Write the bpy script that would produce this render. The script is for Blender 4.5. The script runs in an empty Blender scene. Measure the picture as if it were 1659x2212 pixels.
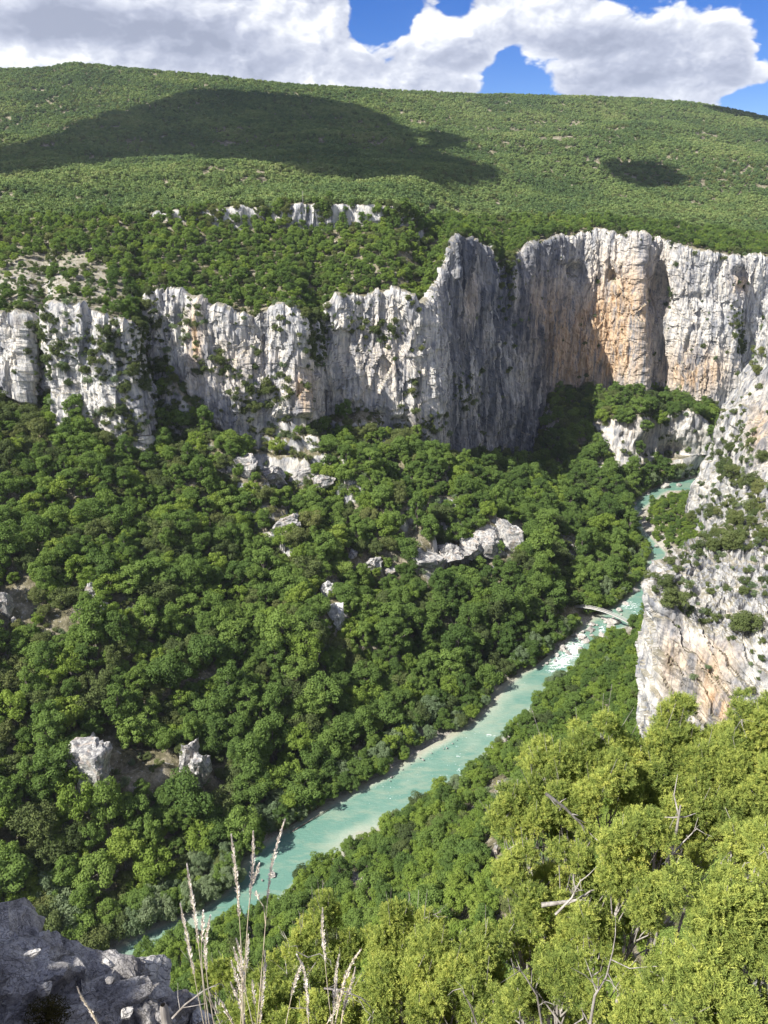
import bpy, math, random
import numpy as np
from mathutils import Vector, Matrix, Euler

random.seed(7)
RNG = np.random.default_rng(7)
SC = bpy.context.scene
COL = SC.collection
PI = math.pi

# ------------------------------------------------------------------ camera
PITCH = math.radians(22.0)
FPX = 1661.0                       # focal length, in units of a 1659 x 2212 frame
CW, CH = 829.5, 1106.0
cam_d = bpy.data.cameras.new('camera')
cam_d.sensor_fit = 'VERTICAL'
cam_d.angle = 2 * math.atan(CH / FPX)
cam_d.clip_start = 0.05
cam_d.clip_end = 20000
cam = bpy.data.objects.new('camera', cam_d)
COL.objects.link(cam)
cam.location = (0, 0, 0)
cam.rotation_euler = (PI / 2 - PITCH, 0, 0)
SC.camera = cam

# ------------------------------------------------------------------ light
SUN_EL = math.radians(47)
SUN_PLAN = np.array((-0.86, -0.51))
SUN_PLAN = SUN_PLAN / np.linalg.norm(SUN_PLAN)
SUN = np.array((SUN_PLAN[0] * math.cos(SUN_EL), SUN_PLAN[1] * math.cos(SUN_EL), math.sin(SUN_EL)))
sun_d = bpy.data.lights.new('sun', 'SUN')
sun_d.energy = 4.6
sun_d.angle = math.radians(0.5)
sun_d.color = (1.0, 0.955, 0.88)
sun = bpy.data.objects.new('sun', sun_d)
COL.objects.link(sun)
sun.rotation_euler = Vector(SUN).to_track_quat('Z', 'Y').to_euler()

SC.view_settings.view_transform = 'Standard'
SC.view_settings.look = 'None'
SC.view_settings.gamma = 1.0
SC.view_settings.use_curve_mapping = False
SC.view_settings.exposure = 0.98
SC.cycles.max_bounces = 4
SC.cycles.diffuse_bounces = 3
SC.cycles.glossy_bounces = 2
SC.cycles.transmission_bounces = 3
SC.cycles.transparent_max_bounces = 4
SC.cycles.caustics_reflective = False
SC.cycles.caustics_refractive = False


class NT:
    """small helper to write node trees"""
    def __init__(self, tree):
        self.t = tree
        for n in list(tree.nodes):
            tree.nodes.remove(n)

    def n(self, typ, ins=None, **props):
        nd = self.t.nodes.new(typ)
        for k, v in props.items():
            setattr(nd, k, v)
        for k, v in (ins or {}).items():
            self.set(nd.inputs[k], v)
        return nd

    def set(self, sock, v):
        if isinstance(v, bpy.types.NodeSocket):
            self.t.links.new(v, sock)
        elif isinstance(v, bpy.types.Node):
            self.t.links.new(v.outputs[0], sock)
        else:
            if isinstance(v, (tuple, list)) and len(v) == 3 and sock.type == 'RGBA':
                v = (*v, 1.0)
            sock.default_value = v

    def math(self, op, a, b=0.0, c=0.0, clamp=False):
        m = self.n('ShaderNodeMath', {0: a, 1: b, 2: c}, operation=op, use_clamp=clamp)
        return m.outputs[0]

    def vmath(self, op, a, b=(0, 0, 0)):
        return self.n('ShaderNodeVectorMath', {0: a, 1: b}, operation=op).outputs[0]

    def mix(self, f, a, b, blend='MIX'):
        m = self.n('ShaderNodeMix', {}, data_type='RGBA', blend_type=blend)
        self.set(m.inputs[0], f)
        self.set(m.inputs[6], a)
        self.set(m.inputs[7], b)
        return m.outputs[2]

    def noise(self, vec, scale, detail=4, rough=0.5, dist=0.0):
        return self.n('ShaderNodeTexNoise', {'Vector': vec, 'Scale': scale, 'Detail': detail, 'Roughness': rough, 'Distortion': dist}).outputs['Fac']

    def ss(self, x, lo, hi):
        return self.n('ShaderNodeMapRange', {0: x, 1: lo, 2: hi, 3: 0.0, 4: 1.0}, interpolation_type='SMOOTHSTEP').outputs[0]

    def ramp(self, fac, stops):
        r = self.n('ShaderNodeValToRGB', {0: fac})
        e = r.color_ramp.elements
        while len(e) > 1:
            e.remove(e[-1])
        e[0].position, e[0].color = stops[0][0], (*stops[0][1], 1)
        for p, c in stops[1:]:
            x = e.new(p)
            x.color = (*c, 1)
        return r.outputs[0]


def dir_of(px, py):
    u, v = (px - CW) / FPX, (py - CH) / FPX
    return u, math.cos(PITCH) - v * math.sin(PITCH), -(math.sin(PITCH) + v * math.cos(PITCH))


def P(px, py, D):
    """the point D metres ahead of the lookout in the direction seen at (px, py)"""
    x, y, z = dir_of(px, py)
    return np.array((x / y * D, D, z / y * D))


def at_level(px, py, z):
    x, y, zz = dir_of(px, py)
    k = z / zz
    return np.array((x * k, y * k, z))


def to_px(pts):
    """frame coordinates of world points, and depth"""
    p = np.asarray(pts, float)
    dep = p[..., 1] * math.cos(PITCH) - p[..., 2] * math.sin(PITCH)
    up = p[..., 1] * math.sin(PITCH) + p[..., 2] * math.cos(PITCH)
    dep_s = np.where(np.abs(dep) < 1e-6, 1e-6, dep)
    return CW + FPX * p[..., 0] / dep_s, CH - FPX * up / dep_s, dep


# ------------------------------------------------------------------ sky: blue Nishita with drifting cumulus
world = bpy.data.worlds.new('World')
SC.world = world
world.cycles.sampling_method = 'MANUAL'
world.cycles.sample_map_resolution = 64
world.use_nodes = True
N = NT(world.node_tree)
sky = N.n('ShaderNodeTexSky', sky_type='NISHITA', sun_disc=False, sun_elevation=SUN_EL,
          sun_rotation=math.atan2(SUN[0], SUN[1]), altitude=900, air_density=0.75, dust_density=0.15, ozone_density=3.0)
hs = N.n('ShaderNodeHueSaturation', {'Hue': 0.518, 'Saturation': 1.4, 'Value': 0.86, 'Color': sky.outputs[0]})
bg_sky = N.n('ShaderNodeBackground', {'Color': hs.outputs[0], 'Strength': 0.085})
tc = N.n('ShaderNodeTexCoord').outputs['Generated']
sep = N.n('ShaderNodeSeparateXYZ', {0: tc})
sx, sy, sz = sep.outputs
az = N.math('ARCTAN2', sx, sy)
el = N.math('ARCSINE', sz)
cv = N.n('ShaderNodeCombineXYZ', {0: sx, 1: sy, 2: N.math('MULTIPLY', sz, 1.7)}).outputs[0]


def puffs(vec):
    warp = N.n('ShaderNodeTexNoise', {'Vector': vec, 'Scale': 16.0, 'Detail': 4, 'Roughness': 0.55}).outputs['Color']
    wv = N.vmath('ADD', vec, N.n('ShaderNodeVectorMath', {0: N.vmath('SUBTRACT', warp, (0.5, 0.5, 0.5)), 'Scale': 0.055}, operation='SCALE').outputs[0])
    big = N.n('ShaderNodeTexVoronoi', {'Vector': wv, 'Scale': 15.0, 'Smoothness': 0.35}, feature='SMOOTH_F1').outputs[0]
    small = N.n('ShaderNodeTexVoronoi', {'Vector': wv, 'Scale': 40.0, 'Detail': 2.0, 'Roughness': 0.6, 'Smoothness': 0.3}, feature='SMOOTH_F1', normalize=True).outputs[0]
    return N.math('ADD', N.math('MULTIPLY', big, -0.45), N.math('MULTIPLY', small, -0.42))


f0 = puffs(cv)
f1 = puffs(N.vmath('ADD', cv, (-0.0075, -0.003, 0.0105)))
g0 = N.noise(cv, 6.5, 5, 0.52)
g1 = N.noise(N.vmath('ADD', cv, (-0.02, -0.008, 0.034)), 6.5, 2, 0.5)
d0 = N.math('ADD', N.math('ADD', g0, 0.16), N.math('MULTIPLY', f0, 0.62))
d0 = N.math('ADD', 0.43, N.math('MULTIPLY', N.math('SUBTRACT', d0, 0.43), 2.1))


def bump_at(px, py, wx, wy, amp):
    """a soft hill of height amp in direction space around the direction seen at (px, py)"""
    x, y, z = dir_of(px, py)
    r = math.sqrt(x * x + y * y + z * z)
    a0, e0 = math.atan2(x, y), math.asin(z / r)
    sx_, sy_ = wx / FPX, wy / FPX
    u = N.math('DIVIDE', N.math('SUBTRACT', az, a0), sx_)
    v = N.math('DIVIDE', N.math('SUBTRACT', el, e0), sy_)
    q = N.math('ADD', N.math('MULTIPLY', u, u), N.math('MULTIPLY', v, v))
    return N.math('MULTIPLY', N.math('EXPONENT', N.math('MULTIPLY', q, -1.0)), amp)


tot = d0
for args in [(806, 28, 48, 56, -0.62), (800, 62, 26, 20, -0.25), (988, -4, 34, 26, -0.55), (925, 30, 44, 60, 0.34), (1150, 168, 70, 46, -0.50), (1096, 135, 26, 36, -0.4), (1672, 110, 62, 80, -0.6),
             (1640, 212, 60, 24, -0.5), (1480, 205, 34, 14, -0.1), (540, -5, 26, 16, -0.20), (870, 50, 26, 22, -0.1),
             (250, 80, 330, 75, 0.32), (600, 90, 150, 85, 0.30), (930, 120, 90, 75, 0.30), (1300, 60, 190, 60, 0.34), (1480, 110, 120, 50, 0.2),
             (1330, 170, 100, 30, 0.2), (1585, 158, 46, 24, 0.40), (1500, 200, 46, 18, 0.3), (40, 110, 90, 60, 0.2)]:
    tot = N.math('ADD', tot, bump_at(*args))
tot = N.math('SUBTRACT', tot, N.math('MULTIPLY', N.ss(el, 0.22, 0.55), 0.16))
alpha = N.ss(tot, 0.27, 0.43)
emb = N.math('ADD', N.math('MULTIPLY', N.math('SUBTRACT', f0, f1), 2.5), N.math('MULTIPLY', N.math('SUBTRACT', g0, g1), 1.3))
thick = N.ss(tot, 0.34, 0.66)
low = N.math('ADD', bump_at(255, 62, 190, 40, 0.85), bump_at(620, 140, 170, 36, 0.62))
for args in [(1360, 92, 210, 30, 0.85), (1350, 165, 130, 30, 0.60), (90, 40, 100, 36, 0.65), (960, 120, 70, 40, 0.3), (430, 110, 90, 40, 0.4), (930, 165, 100, 30, 0.28), (1580, 150, 70, 22, 0.3),
             (1010, 40, 40, 24, -0.25), (900, 60, 70, 40, -0.32), (620, 60, 110, 34, -0.35), (1250, 40, 130, 24, -0.25), (60, 120, 100, 20, -0.35),
             (330, 120, 120, 16, -0.3), (700, 130, 30, 40, -0.15)]:
    low = N.math('ADD', low, bump_at(*args))
sh = N.math('ADD', 0.80, emb)
sh = N.math('SUBTRACT', sh, N.math('MULTIPLY', N.math('ADD', low, 0.06), N.math('MULTIPLY', thick, 0.85)), clamp=True)
ccol = N.ramp(sh, [(0.0, (0.30, 0.33, 0.42)), (0.4, (0.42, 0.45, 0.55)), (0.72, (0.60, 0.625, 0.70)), (1.0, (0.86, 0.87, 0.89))])
bg_cl = N.n('ShaderNodeBackground', {'Color': ccol, 'Strength': 0.70})
mixs = N.n('ShaderNodeMixShader', {0: N.math('MULTIPLY', alpha, 0.97), 1: bg_sky.outputs[0], 2: bg_cl.outputs[0]})
N.n('ShaderNodeOutputWorld', {0: mixs.outputs[0]})

# ------------------------------------------------------------------ numeric noise
_perm = np.random.default_rng(3).permutation(256)
_perm = np.concatenate([_perm, _perm, _perm])
_g = np.array([(1, 1, 0), (-1, 1, 0), (1, -1, 0), (-1, -1, 0), (1, 0, 1), (-1, 0, 1), (1, 0, -1), (-1, 0, -1), (0, 1, 1), (0, -1, 1), (0, 1, -1), (0, -1, -1), (1, 1, 0), (0, -1, 1), (-1, 1, 0), (0, -1, -1)], np.float32)


def perlin(x, y, z):
    x, y, z = np.broadcast_arrays(np.asarray(x, np.float32), np.asarray(y, np.float32), np.asarray(z, np.float32))
    xf, yf, zf = np.floor(x), np.floor(y), np.floor(z)
    xi, yi, zi = (xf.astype(np.int32) & 255, yf.astype(np.int32) & 255, zf.astype(np.int32) & 255)
    fx, fy, fz = x - xf, y - yf, z - zf
    u, v, w = (t * t * t * (t * (t * 6 - 15) + 10) for t in (fx, fy, fz))

    def gr(ix, iy, iz, dx, dy, dz):
        h = _perm[_perm[_perm[ix] + iy] + iz] & 15
        g = _g[h]
        return g[..., 0] * dx + g[..., 1] * dy + g[..., 2] * dz
    a = gr(xi, yi, zi, fx, fy, fz)
    b = gr(xi + 1, yi, zi, fx - 1, fy, fz)
    c = gr(xi, yi + 1, zi, fx, fy - 1, fz)
    d = gr(xi + 1, yi + 1, zi, fx - 1, fy - 1, fz)
    e = gr(xi, yi, zi + 1, fx, fy, fz - 1)
    f = gr(xi + 1, yi, zi + 1, fx - 1, fy, fz - 1)
    g = gr(xi, yi + 1, zi + 1, fx, fy - 1, fz - 1)
    h = gr(xi + 1, yi + 1, zi + 1, fx - 1, fy - 1, fz - 1)
    ab, cd, ef, gh = a + u * (b - a), c + u * (d - c), e + u * (f - e), g + u * (h - g)
    abcd, efgh = ab + v * (cd - ab), ef + v * (gh - ef)
    return abcd + w * (efgh - abcd)


def fbm(x, y, z, octaves=4, gain=0.5, lac=2.03):
    s, a = 0, 1.0
    for i in range(octaves):
        s = s + a * perlin(np.asarray(x) + 17.3 * i, np.asarray(y) + 9.1 * i, np.asarray(z) + 3.7 * i)
        x, y, z = np.asarray(x) * lac, np.asarray(y) * lac, np.asarray(z) * lac
        a *= gain
    return s


def ridged(x, y, z, octaves=3, gain=0.5):
    s, a = 0, 1.0
    for i in range(octaves):
        s = s + a * (1 - 2 * np.abs(perlin(np.asarray(x) + 31.7 * i, np.asarray(y) + 7.7 * i, np.asarray(z) + 1.9 * i)))
        x, y, z = np.asarray(x) * 2.1, np.asarray(y) * 2.1, np.asarray(z) * 2.1
        a *= gain
    return s


def sstep(x, a, b):
    t = np.clip((np.asarray(x, float) - a) / (b - a), 0, 1)
    return t * t * (3 - 2 * t)


# ------------------------------------------------------------------ mesh helpers
def mesh_arrays(name, verts, faces, smooth=True, attrs=None, mats=None, midx=None):
    """faces: (n,4) or (n,3) integer array"""
    verts = np.asarray(verts, np.float32).reshape(-1, 3)
    faces = np.asarray(faces, np.int32)
    k = faces.shape[1]
    me = bpy.data.meshes.new(name)
    me.vertices.add(len(verts))
    me.vertices.foreach_set('co', verts.ravel())
    me.loops.add(faces.size)
    me.loops.foreach_set('vertex_index', faces.ravel())
    me.polygons.add(len(faces))
    me.polygons.foreach_set('loop_start', np.arange(0, faces.size, k, dtype=np.int32))
    me.polygons.foreach_set('loop_total', np.full(len(faces), k, np.int32))
    me.polygons.foreach_set('use_smooth', np.full(len(faces), smooth, bool))
    for m in (mats or []):
        me.materials.append(m)
    if midx is not None:
        me.polygons.foreach_set('material_index', np.asarray(midx, np.int32))
    me.update(calc_edges=True)
    for nm, arr in (attrs or {}).items():
        at = me.attributes.new(nm, 'FLOAT', 'POINT')
        at.data.foreach_set('value', np.asarray(arr, np.float32).ravel())
    return me


def grid_faces(nr, nc):
    i = np.arange(nr * nc, dtype=np.int32).reshape(nr, nc)
    return np.stack([i[:-1, :-1], i[:-1, 1:], i[1:, 1:], i[1:, :-1]], -1).reshape(-1, 4)


def link(name, me, parent=None, **props):
    o = bpy.data.objects.new(name, me)
    COL.objects.link(o)
    if parent is not None:
        o.parent = parent
    for k, v in props.items():
        o[k] = v
    return o


def thing(name, label, category, loc=(0, 0, 0), group=None):
    o = bpy.data.objects.new(name, None)
    o.empty_display_size = 0.1
    COL.objects.link(o)
    o.location = loc
    o['label'] = label
    o['category'] = category
    if group:
        o['group'] = group
    return o


def tag(o, label, category, group=None):
    o['label'] = label
    o['category'] = category
    if group:
        o['group'] = group
    return o


def tube_geo(path, radii, sides=6):
    """vertices and quads of a tube along a polyline"""
    path = np.asarray(path, float)
    n = len(path)
    radii = np.broadcast_to(np.asarray(radii, float), (n,))
    tan = np.gradient(path, axis=0)
    tan /= np.linalg.norm(tan, axis=1, keepdims=True) + 1e-9
    ref = np.array((0.3, 0.9, 0.1)) if abs(tan[0, 2]) > 0.8 else np.array((0, 0, 1.0))
    V = []
    for i in range(n):
        a = np.cross(tan[i], ref)
        a /= np.linalg.norm(a) + 1e-9
        b = np.cross(tan[i], a)
        for s in range(sides):
            t = 2 * PI * s / sides
            V.append(path[i] + radii[i] * (math.cos(t) * a + math.sin(t) * b))
    F = []
    for i in range(n - 1):
        for s in range(sides):
            s2 = (s + 1) % sides
            F.append((i * sides + s, i * sides + s2, (i + 1) * sides + s2, (i + 1) * sides + s))
    return np.array(V), np.array(F, np.int32)


def join_geo(parts):
    V, F, off = [], [], 0
    for v, f in parts:
        V.append(v)
        F.append(np.asarray(f) + off)
        off += len(v)
    return np.concatenate(V), np.concatenate(F)


# ------------------------------------------------------------------ materials
def new_mat(name):
    m = bpy.data.materials.new(name)
    m.use_nodes = True
    return m, NT(m.node_tree)


def out_surface(N, shader, disp=None):
    N.n('ShaderNodeOutputMaterial', {'Surface': shader})


def principled(N, color, rough=0.9, spec=0.25, normal=None, **kw):
    ins = {'Base Color': color, 'Roughness': rough, 'Specular IOR Level': spec}
    if normal is not None:
        ins['Normal'] = normal
    ins.update(kw)
    return N.n('ShaderNodeBsdfPrincipled', ins).outputs[0]


def rock_colour(N, pos, sc=1.0):
    """streaked grey-white limestone, in metres; ochre and soil come from attributes"""
    mp = N.n('ShaderNodeMapping', {0: pos, 3: (0.10 * sc, 0.10 * sc, 0.014 * sc)}).outputs[0]
    streak = N.noise(mp, 1.6, 6, 0.62)
    mp2 = N.n('ShaderNodeMapping', {0: pos, 3: (0.5 * sc, 0.5 * sc, 0.05 * sc)}).outputs[0]
    fine = N.noise(mp2, 1.0, 6, 0.65)
    blot = N.noise(pos, 0.22 * sc, 7, 0.68)
    c = N.ramp(streak, [(0.30, (0.20, 0.21, 0.235)), (0.42, (0.35, 0.355, 0.37)), (0.51, (0.54, 0.53, 0.505)), (0.66, (0.70, 0.68, 0.64))])
    c2 = N.ramp(fine, [(0.36, (0.34, 0.355, 0.40)), (0.47, (0.86, 0.87, 0.88)), (0.66, (1.15, 1.11, 1.04))])
    c = N.mix(0.75, c, c2, 'MULTIPLY')
    c = N.mix(N.ss(blot, 0.44, 0.64), c, N.mix(1.0, c, (1.14, 1.08, 1.0), 'MULTIPLY'))
    och = N.n('ShaderNodeAttribute', attribute_name='ochre').outputs['Fac']
    of = N.math('MULTIPLY', och, N.ss(N.math('ADD', streak, N.math('MULTIPLY', fine, 0.5)), 0.52, 0.88))
    of = N.math('ADD', of, N.math('MULTIPLY', N.ss(N.noise(mp, 0.55, 4, 0.6), 0.60, 0.72), 0.25), clamp=True)
    ochre = N.mix(N.ss(fine, 0.38, 0.62), (0.42, 0.27, 0.15), (0.60, 0.46, 0.32))
    c = N.mix(of, c, ochre)
    dk = N.noise(N.n('ShaderNodeMapping', {0: pos, 3: (0.3 * sc, 0.3 * sc, 0.02 * sc), 1: (11, 5, 3)}).outputs[0], 1.0, 5, 0.6)
    c = N.mix(N.math('MULTIPLY', N.ss(dk, 0.53, 0.68), 0.75), c, (0.12, 0.125, 0.145))
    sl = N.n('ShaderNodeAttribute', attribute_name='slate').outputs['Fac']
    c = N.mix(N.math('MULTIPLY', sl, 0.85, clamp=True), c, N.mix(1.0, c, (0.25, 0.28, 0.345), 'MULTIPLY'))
    return c, blot, fine


def terrain_material():
    m, N = new_mat('limestone_ground')
    pos = N.n('ShaderNodeTexCoord').outputs['Object']
    geo = N.n('ShaderNodeNewGeometry')
    nz = N.n('ShaderNodeSeparateXYZ', {0: geo.outputs['Normal']}).outputs[2]
    c, blot, fine = rock_colour(N, pos)
    n1 = N.noise(pos, 0.12, 6, 0.62)
    n2 = N.noise(pos, 0.9, 5, 0.65)
    soil = N.ramp(n1, [(0.34, (0.085, 0.080, 0.045)), (0.48, (0.16, 0.145, 0.09)), (0.60, (0.27, 0.24, 0.175)), (0.72, (0.36, 0.335, 0.28))])
    soil = N.mix(0.8, soil, N.ramp(n2, [(0.3, (0.55, 0.58, 0.5)), (0.5, (1, 1, 1)), (0.66, (1.5, 1.47, 1.42))]), 'MULTIPLY')
    stones = N.ss(N.noise(pos, 0.55, 3, 0.7), 0.60, 0.66)
    soil = N.mix(N.math('MULTIPLY', stones, 0.75), soil, (0.46, 0.45, 0.42))
    gr = N.n('ShaderNodeAttribute', attribute_name='gravel').outputs['Fac']
    gcol = N.mix(N.ss(N.noise(pos, 1.4, 4, 0.7), 0.35, 0.65), (0.27, 0.25, 0.215), (0.50, 0.47, 0.42))
    soil = N.mix(gr, soil, gcol)
    cw = N.n('ShaderNodeAttribute', attribute_name='cliff').outputs['Fac']
    flat = N.ss(N.math('ADD', nz, N.math('MULTIPLY', N.math('SUBTRACT', blot, 0.5), 0.6)), 0.62, 0.86)
    steep = N.math('SUBTRACT', 1.0, N.math('MULTIPLY', flat, 0.75))
    rockf = N.math('MULTIPLY', cw, steep, clamp=True)
    rockf = N.math('MAXIMUM', rockf, N.math('SUBTRACT', 1.0, N.ss(nz, 0.45, 0.66)))
    col = N.mix(rockf, soil, c)
    bmp = N.n('ShaderNodeBump', {'Strength': 0.75, 'Distance': 1.6, 'Height': N.math('ADD', N.math('MULTIPLY', blot, 1.0), N.math('MULTIPLY', fine, 0.9))}).outputs[0]
    out_surface(N, principled(N, col, 0.95, 0.12, bmp))
    return m


def stone_material(name, base=(0.47, 0.455, 0.43), dark=(0.22, 0.22, 0.225), sc=1.0, ochre=0.0):
    m, N = new_mat(name)
    pos = N.n('ShaderNodeTexCoord').outputs['Object']
    inf = N.n('ShaderNodeObjectInfo')
    pos = N.vmath('ADD', pos, N.n('ShaderNodeVectorMath', {0: inf.outputs['Location'], 'Scale': 0.37}, operation='SCALE').outputs[0])
    a = N.noise(pos, 0.9 * sc, 8, 0.66)
    b = N.noise(pos, 4.5 * sc, 7, 0.7)
    v = N.n('ShaderNodeTexVoronoi', {'Vector': N.vmath('ADD', pos, N.n('ShaderNodeTexNoise', {'Vector': pos, 'Scale': 2 * sc, 'Detail': 3}).outputs['Color']), 'Scale': 1.3 * sc}, feature='DISTANCE_TO_EDGE').outputs[0]
    c = N.mix(N.ss(a, 0.36, 0.62), dark, base)
    c = N.mix(0.8, c, N.ramp(b, [(0.3, (0.5, 0.5, 0.52)), (0.5, (1, 1, 1)), (0.7, (1.22, 1.2, 1.16))]), 'MULTIPLY')
    c = N.mix(N.math('MULTIPLY', N.math('SUBTRACT', 1.0, N.ss(v, 0.0, 0.035)), 0.55), c, (0.07, 0.068, 0.065))
    if ochre:
        c = N.mix(N.math('MULTIPLY', N.ss(N.noise(pos, 0.5 * sc, 4, 0.6), 0.5, 0.66), ochre), c, (0.45, 0.30, 0.18))
    hgt = N.math('ADD', N.math('MULTIPLY', a, 1.0), N.math('MULTIPLY', b, 0.35))
    hgt = N.math('ADD', hgt, N.math('MULTIPLY', N.ss(v, 0.0, 0.06), 0.18))
    bmp = N.n('ShaderNodeBump', {'Strength': 0.9, 'Distance': 0.35 / sc, 'Height': hgt}).outputs[0]
    out_surface(N, principled(N, c, 0.92, 0.15, bmp))
    return m


def leaf_material(name, stops, transl=0.38, patch=0.006, patch_amt=0.35, sheen=0.0):
    """leaf colour: a tone per plant, a tone per leaf clump, and slow drift over the land"""
    m, N = new_mat(name)
    inf = N.n('ShaderNodeObjectInfo')
    loc = inf.outputs['Location']
    tint = N.n('ShaderNodeAttribute', attribute_name='tint').outputs['Fac']
    big = N.noise(loc, patch, 3, 0.55)
    f = N.math('ADD', N.math('MULTIPLY', inf.outputs['Random'], 0.55), N.math('MULTIPLY', N.math('SUBTRACT', big, 0.5), patch_amt * 4))
    f = N.math('ADD', f, N.math('MULTIPLY', tint, 0.35), clamp=True)
    c = N.ramp(f, stops)
    dif = N.n('ShaderNodeBsdfDiffuse', {'Color': c}).outputs[0]
    tr = N.n('ShaderNodeBsdfTranslucent', {'Color': N.mix(1.0, c, (1.15, 1.25, 0.6), 'MULTIPLY')}).outputs[0]
    s = N.n('ShaderNodeMixShader', {0: transl, 1: dif, 2: tr}).outputs[0]
    if sheen:
        s = N.n('ShaderNodeMixShader', {0: sheen, 1: s, 2: N.n('ShaderNodeBsdfGlossy', {'Color': (0.8, 0.85, 0.8), 'Roughness': 0.45}).outputs[0]}).outputs[0]
    out_surface(N, s)
    return m


def bark_material(name, a=(0.10, 0.085, 0.07), b=(0.24, 0.215, 0.19), sc=6.0):
    m, N = new_mat(name)
    pos = N.n('ShaderNodeTexCoord').outputs['Object']
    mp = N.n('ShaderNodeMapping', {0: pos, 3: (1, 1, 0.2)}).outputs[0]
    n = N.noise(mp, sc, 6, 0.65)
    bmp = N.n('ShaderNodeBump', {'Strength': 0.6, 'Distance': 0.3 / sc, 'Height': n}).outputs[0]
    out_surface(N, principled(N, N.mix(N.ss(n, 0.35, 0.65), a, b), 0.9, 0.15, bmp))
    return m


M_TERR = terrain_material()
M_BOULDER = stone_material('river_stone', (0.50, 0.475, 0.435), (0.27, 0.255, 0.235), 0.8)
M_CRAG = stone_material('crag_stone', (0.54, 0.525, 0.49), (0.20, 0.20, 0.21), 0.7, 0.3)
M_LEDGE = stone_material('ledge_stone', (0.50, 0.48, 0.46), (0.20, 0.19, 0.185), 7.0)
M_LEDGE_WHITE = stone_material('fresh_stone', (0.66, 0.64, 0.60), (0.42, 0.41, 0.40), 5.0)
M_DECID = leaf_material('leaves_green', [(0.0, (0.0915, 0.1505, 0.0442)), (0.45, (0.161, 0.2394, 0.0626)), (0.8, (0.2172, 0.2987, 0.0736)), (1.0, (0.2745, 0.3397, 0.0966))])
M_BRIGHT = leaf_material('leaves_bright', [(0.0, (0.1512, 0.2246, 0.0504)), (0.5, (0.224, 0.3046, 0.0612)), (1.0, (0.2968, 0.3586, 0.0855))])
M_DARK = leaf_material('leaves_dark', [(0.0, (0.0736, 0.1045, 0.0418)), (0.5, (0.1323, 0.165, 0.0589)), (1.0, (0.2127, 0.22, 0.0808))], 0.25)
M_WILLOW = leaf_material('leaves_greyish', [(0.0, (0.1575, 0.2205, 0.12)), (0.5, (0.2152, 0.2751, 0.15)), (1.0, (0.2678, 0.3097, 0.175))])
M_HILL = leaf_material('leaves_scrub', [(0.0, (0.1, 0.155, 0.062)), (0.4, (0.165, 0.232, 0.082)), (0.75, (0.222, 0.282, 0.098)), (1.0, (0.275, 0.31, 0.128))], 0.2, 0.007, 0.65)
M_JUNI = leaf_material('juniper_scales', [(0.0, (0.1302, 0.1859, 0.0536)), (0.35, (0.2828, 0.3485, 0.0893)), (0.7, (0.4624, 0.5064, 0.1259)), (1.0, (0.6285, 0.6132, 0.1625))], 0.22, 1.7, 0.30)
M_BARK = bark_material('bark')
M_GREYWOOD = bark_material('grey_wood', (0.20, 0.18, 0.16), (0.46, 0.43, 0.39), 14.0)
M_STRAW = bark_material('straw', (0.55, 0.46, 0.31), (0.78, 0.70, 0.54), 60.0)
M_SEED = bark_material('seed_husk', (0.66, 0.60, 0.51), (0.88, 0.83, 0.75), 90.0)
M_HEATH = leaf_material('heath_leaves', [(0.0, (0.035, 0.035, 0.012)), (0.6, (0.07, 0.055, 0.02)), (1.0, (0.13, 0.06, 0.035))], 0.15, 0.9, 0.1)

# ------------------------------------------------------------------ river course (level of the water: 250 m below the lookout)
ZW = -250.0
far_px = [(255, 2048), (300, 2022), (350, 1998), (420, 1972), (490, 1930), (520, 1890), (545, 1856), (580, 1822), (620, 1792), (690, 1756), (760, 1716), (830, 1684), (890, 1646),
          (960, 1604), (1010, 1570), (1060, 1520), (1090, 1484), (1130, 1456), (1170, 1436), (1205, 1406), (1235, 1380), (1262, 1356), (1290, 1336), (1320, 1316), (1345, 1300), (1365, 1284), (1378, 1262),
          (1392, 1232), (1402, 1205), (1398, 1180), (1370, 1150), (1352, 1125), (1346, 1110), (1364, 1088), (1390, 1070), (1410, 1056)]
near_px = [(300, 2062), (360, 2034), (420, 2012), (480, 1985), (540, 1960), (600, 1925), (640, 1888), (680, 1862), (760, 1815), (840, 1762), (880, 1738), (960, 1690), (1010, 1650), (1045, 1615), (1080, 1580), (1125, 1540),
           (1160, 1500), (1185, 1466), (1235, 1428), (1275, 1392), (1305, 1364), (1345, 1346), (1378, 1328), (1405, 1300), (1424, 1270),
           (1440, 1240), (1446, 1218), (1440, 1196), (1414, 1170), (1392, 1148), (1384, 1128), (1378, 1112), (1394, 1094), (1422, 1074), (1444, 1060)]
FAR = np.array([at_level(x, y, ZW)[:2] for x, y in far_px])
NEAR = np.array([at_level(x, y, ZW)[:2] for x, y in near_px])
FAR = np.concatenate([[(-330, -60), (-230, 60), (-150, 142)], FAR, [(278, 698), (330, 716), (420, 735), (620, 760)]])
NEAR = np.concatenate([[(-290, -75), (-196, 40), (-122, 122)], NEAR, [(300, 672), (350, 690), (430, 708), (630, 730)]])


def shift_edge(poly, d):
    t = np.gradient(poly, axis=0)
    t /= np.linalg.norm(t, axis=1, keepdims=True)
    return poly + np.stack([t[:, 1], -t[:, 0]], -1) * np.asarray(d)[:, None]


NEAR = shift_edge(NEAR, np.interp(NEAR[:, 1], [-80, 180, 330, 430, 470, 520, 740], [2, 3, 4, 3.5, 2, 0, 0]))


def resample(poly, n):
    d = np.concatenate([[0], np.cumsum(np.linalg.norm(np.diff(poly, axis=0), axis=1))])
    t = np.linspace(0, d[-1], n)
    return np.stack([np.interp(t, d, poly[:, k]) for k in range(poly.shape[1])], -1)


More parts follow.
